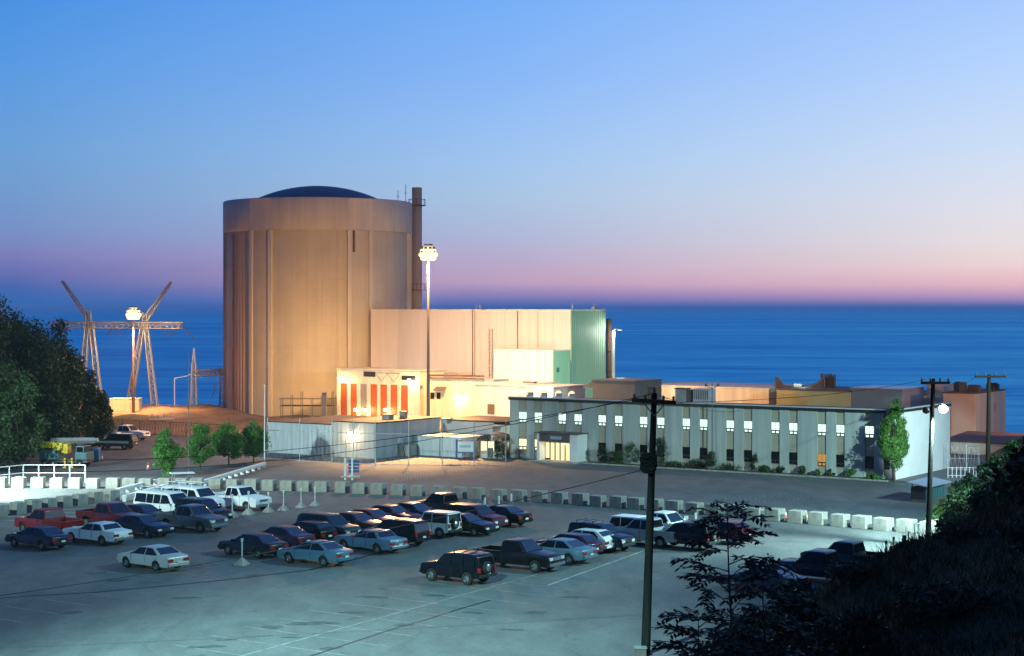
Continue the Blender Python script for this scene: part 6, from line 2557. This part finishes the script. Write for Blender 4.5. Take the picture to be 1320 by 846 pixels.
# sapling with feathered leaves in the foreground
def sapling(px, Y, pytop, label, nb, seed, spread, tilt=0.0, zbot=.28):
    rnd = random.Random(seed)
    g = P(px, 398, Y)
    zg = float(terrain_h(g.x, g.y)) - .1
    zt = Zof(pytop, Y)
    e = thing('sapling', (g.x, g.y, zg), label, 'sapling')
    H_ = zt - zg
    b = MB()
    stem_ = [Vector((g.x + tilt * t_ * H_ + .1 * math.sin(t_ * 5), g.y, zg + H_ * t_)) for t_ in np.linspace(0, 1, 9)]
    b.tube(stem_, [.07 * (1 - .85 * i / 8) for i in range(9)], 7)
    cent, nrm, = [], []
    V4, F4 = [], []

    def leaflet(p, d, n, L_):
        s = d.cross(n).normalized()
        k = len(V4)
        V4.extend([p, p + d * L_ * .45 + s * L_ * .21, p + d * L_, p + d * L_ * .45 - s * L_ * .21])
        F4.append((k, k + 1, k + 2, k + 3))

    def frond(p, d, L_):
        n = 8
        pts = []
        for i in range(n + 1):
            t_ = i / n
            pts.append(p + d * L_ * t_ + Vector((0, 0, -.22 * L_ * t_ * t_)))
        b.tube(pts, .008, 4, False)
        for i in range(1, n + 1):
            dd = (pts[i] - pts[i - 1]).normalized()
            up = Vector((rnd.uniform(-.5, .5), rnd.uniform(-.5, .5), 1)).normalized()
            s = dd.cross(up).normalized()
            ll = .25 * rnd.uniform(.75, 1.2)
            for sg in (-1, 1):
                leaflet(pts[i], (s * sg + dd * .8 + Vector((0, 0, -.2 + rnd.uniform(-.3, .25)))).normalized(), up, ll)
        leaflet(pts[-1], (pts[-1] - pts[-2]).normalized(), Vector((0, 0, 1)), .22)

    for i in range(nb):
        t_ = zbot + (1 - zbot) * (i / (nb - 1)) ** .9
        k = min(7, int(t_ * 8))
        p = stem_[k].lerp(stem_[k + 1], t_ * 8 - k)
        a_ = i * 2.399 + rnd.uniform(-.5, .5)
        ln = spread * (1.15 - t_) ** .7 * rnd.uniform(.5, 1.25)
        d = Vector((math.cos(a_), math.sin(a_), rnd.uniform(.25, .9))).normalized()
        br = [p, p + d * ln * .5, p + d * ln + Vector((0, 0, -.06 * ln))]
        b.tube(br, [.020, .014, .008], 5, False)
        for j in range(4):
            q = br[1].lerp(br[2], j / 3)
            aa = a_ + rnd.uniform(-1.1, 1.1)
            frond(q, Vector((math.cos(aa), math.sin(aa), rnd.uniform(-.1, .6))).normalized(), rnd.uniform(.65, 1.05))
    for j in range(4):
        aa = j * 1.57 + .4
        frond(stem_[-1], Vector((math.cos(aa), math.sin(aa), .7)).normalized(), .6)
    b.build('stem', M['bark'], e)
    o = MB()
    o.add(V4, F4)
    o.build('leaves', M['leaf_black'], e)
    return e


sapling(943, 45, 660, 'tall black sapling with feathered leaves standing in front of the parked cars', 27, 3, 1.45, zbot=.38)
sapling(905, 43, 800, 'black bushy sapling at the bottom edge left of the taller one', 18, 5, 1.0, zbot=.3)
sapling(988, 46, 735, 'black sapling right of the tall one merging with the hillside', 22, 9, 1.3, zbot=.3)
for px, Y, pt, w, lab in ((962, 52, 772, 120, 'black leafy shrub below the tall sapling'), (925, 49, 812, 90, 'black low shrub at the bottom edge below the saplings'), (1030, 58, 762, 110, 'black leafy shrub at the hill foot right of the saplings'),
                          (1120, 84, 742, 90, 'dark brush on the slope behind the navy pickup'), (1190, 92, 716, 90, 'dark brush on the upper slope left of the lamp pole foot'), (1260, 84, 706, 120, 'dark brush high on the slope near the right edge'),
                          (1100, 66, 790, 130, 'dark weeds in the middle of the near slope'), (1230, 70, 770, 140, 'dark weeds on the near slope toward the right edge')):
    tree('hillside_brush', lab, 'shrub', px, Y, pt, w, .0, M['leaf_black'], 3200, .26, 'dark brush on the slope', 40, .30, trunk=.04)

# long grass over the hillside: nobody could count the blades
n = 75000
gxs = RNG.uniform(-4, 60, n * 3)
gys = RNG.uniform(38, 150, n * 3)
toe_ = np.interp(gys, _ty, _tx)
keep = (gxs - toe_ > RNG.uniform(-.6, 1.6, n * 3)) & (gxs - toe_ < 34) & (gxs / gys < .5) & (gxs / gys > .05)
gxs, gys = gxs[keep][:n], gys[keep][:n]
gz = terrain_h(gxs, gys)
n = len(gxs)
h_ = RNG.uniform(.12, .62, n) * (1 + .7 * np.sin(gxs * .9 + .4 * gys) * np.sin(gys * .6)) + (RNG.uniform(0, 1, n) < .04) * .35
ang = RNG.uniform(0, 2 * np.pi, n)
w_ = .03
lx, ly = RNG.normal(0, .5, n) * h_, RNG.normal(0, .5, n) * h_
v0 = np.stack([gxs - np.cos(ang) * w_, gys - np.sin(ang) * w_, gz - .05], 1)
v1 = np.stack([gxs + np.cos(ang) * w_, gys + np.sin(ang) * w_, gz - .05], 1)
v2 = np.stack([gxs + lx, gys + ly, gz + h_], 1)
vv = np.stack([v0, v1, v2], 1).reshape(-1, 3)
me = bpy.data.meshes.new('long_grass')
me.vertices.add(3 * n)
me.vertices.foreach_set('co', vv.astype(np.float32).ravel())
me.loops.add(3 * n)
me.loops.foreach_set('vertex_index', np.arange(3 * n, dtype=np.int32))
me.polygons.add(n)
me.polygons.foreach_set('loop_start', np.arange(0, 3 * n, 3, dtype=np.int32))
me.polygons.foreach_set('loop_total', np.full(n, 3, dtype=np.int32))
me.update(calc_edges=True)
me.materials.append(M['grass'])
o = bpy.data.objects.new('long_grass', me)
COL.objects.link(o)
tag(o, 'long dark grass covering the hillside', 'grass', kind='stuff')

# ================================================================== LAMPS ON THE BUILDINGS AND AROUND THE LOT
def wall_lamp(loc, label, col, power, r=.16, glow=25, towards=(0, -1, 0), name='wall_lamp'):
    loc = Vector(loc)
    d = Vector(towards).normalized()
    e = thing(name, loc, label, 'lamp')
    MB().tube([loc, loc + d * .3 + Vector((0, 0, .06))], .04, 6).build('bracket', M['dark_steel'], e)
    c = loc + d * .32
    MB().lathe([(.04, r * 1.25), (r * .8, r * 1.0), (r * .85, r * .6)], c, 12).build('shade', M['dark_steel'], e)
    MB().sphere(c + d * .06 + Vector((0, 0, -.05)), r, 12, 8, .9).build('lens', lamp_mat('lens_' + name, col, glow), e)
    point(c + d * .35 + Vector((0, 0, -.25)), col, power, .15)


fr = -V
wall_lamp(P(441, 487, 253.2) + fr * 0, 'floodlight glaring at the top left corner of the louvre building', (1, .88, .5), 450, .34, 40, fr)
wall_lamp(P(529.5, 490, 246.8), 'yellow-green lamp at the right end of the louvre building fascia', (1, .92, .45), 260, .28, 30, fr)
for px, lab in ((461.5, 'lamp glowing at the foot of the white columns, leftmost of three'), (474.5, 'lamp glowing at the foot of the white columns, middle of three'), (500, 'lamp glowing at the foot of the white columns, rightmost of three')):
    p = LB + U * along(LB, U, px) - V * .25
    p.z = Zof(528, p.y)
    wall_lamp(p, lab, (1, .78, .32), 170, .26, 40, fr)
p = SA + U * along(SA, U, 455) - V * .12
p.z = Zof(558, p.y)
wall_lamp(p, 'lamp glowing on the grey corrugated wall of the storehouse', (1, .74, .4), 300, .24, 45, fr)
p = KB + U * along(KB, U, 594) - V * .02
p.z = Zof(512, p.y)
wall_lamp(p, 'yellow lamp on the cream wall of the switch house', (1, .85, .35), 300, .22, 35, fr)

# light falling on the cream annex, the green flank and the rear sheds
spot(WR + Vector((-2, -6, 9.5)) - V * 1, AR - U * 3 + Vector((0, 0, 6)), (1, .80, .50), 9000, 110, .7, .3)
spot(AR + U * 16 - V * 8 + Vector((0, 0, 9)), HR + V * 5 + Vector((0, 0, 11)), (.55, 1, .68), 9000, 80, .6, .4)
for px, Y, z_, pw_, tx in ((850, 251, 9.0, 2600, 845), (905, 246, 9.0, 2600, 915), (960, 241, 9.0, 2600, 970)):
    p = P(px, 398, Y)
    q = P(tx, 398, 258)
    spot((p.x, p.y, z_), (q.x, q.y, 3.5), (1, .42, .10), pw_ * .8, 120, .6, .3)
p = P(1050, 398, 234)
spot((p.x, p.y, 9), (p.x, 244, 4), (1, .86, .42), 700, 120, .6, .3)
p = PX(1034, 494, 250.5)
point(p, (.7, 1, .8), 120, .1)  # unseen point light added to brighten the white tank
p = P(1350, 398, 205)
spot((p.x, p.y, 9), (pc.x + 3, pc.y + 4, 3), SODIUM, 6500, 110, .6, .3)
p = P(1232, 398, 199)
point((p.x, p.y, 3.2), (1, .9, .68), 260, .2)

# mercury floodlights that wash the parking lot from outside the frame
spot((62, 118, 48), (-6, 144, 0), MERC, 195000, 62, .6, .5)
spot((65, 112, 26), (33, 178, 3), (.62, 1, .94), 300000, 34, 1.0, .4)
spot((-24, 36, 44), (-9, 80, 0), MERC, 800000, 39, 1.0, .6)
spot((-80, 100, 36), (-12, 166, 0), (.78, 1, .9), 150000, 26, .9, .5)  # unseen spot added to brighten the block fronts
spot((-76, 128, 22), (-24, 205, 2), (.72, 1, .97), 250000, 32, .7, .5)
spot((-72, 92, 36), (-37, 150, 0), (.62, 1, .96), 170000, 32, .9, .5)  # unseen spot added to brighten the white vans and pickups
# unseen floods added low down to brighten the foot of the round building
for px, tx in ((378, 372), (398, 425)):
    p, q = P(px, 398, 250), P(tx, 398, 270)
    spot((p.x, p.y, 4.5), (q.x, q.y, 10.0), (1, .56, .17), 6000, 95, .9, .3)
# the white flood on the pole by the office end
spot(Vector((lc.x, lc.y - .6, lc.z - .7)), OF + U * oS + V * 10 + Vector((0, 0, 2.0)), COOL, 105000, 12, .5, .25)
spot(Vector((lc.x + .1, lc.y - .6, lc.z - .8)), (lc.x - 5, lc.y + 2, 0), (.62, 1, .96), 34000, 112, .6, .25)
# the lamp at the left edge over the white patch
spot((-51.5, 160, 8.0), (-46.5, 162, 0), (.74, 1, .95), 44000, 104, .6, .3)
spot((-62, 44, 44), (-27, 93, 0), MERC, 140000, 40, 1.0, .6)  # separate unseen fill, added to brighten the left part of the lot
point((-53, 172, 9.0), (.80, 1, .92), 1200, .3)  # unseen point added near that lamp to brighten the left trees

hz_m = bpy.data.materials.new('haze_air')
hz_m.use_nodes = True
t = hz_m.node_tree
t.nodes.remove(t.nodes['Principled BSDF'])
pv = t.nodes.new('ShaderNodeVolumePrincipled')
pv.inputs['Color'].default_value = (.94, .96, 1.0, 1)
pv.inputs['Density'].default_value = 0.00007
t.links.new(pv.outputs[0], t.nodes['Material Output'].inputs['Volume'])
b = MB()
b.box(-30000, 30000, -120, 45000, -9.5, 56)
o = b.build('haze', hz_m, base=(0, 0, 0))
tag(o, kind='stuff')
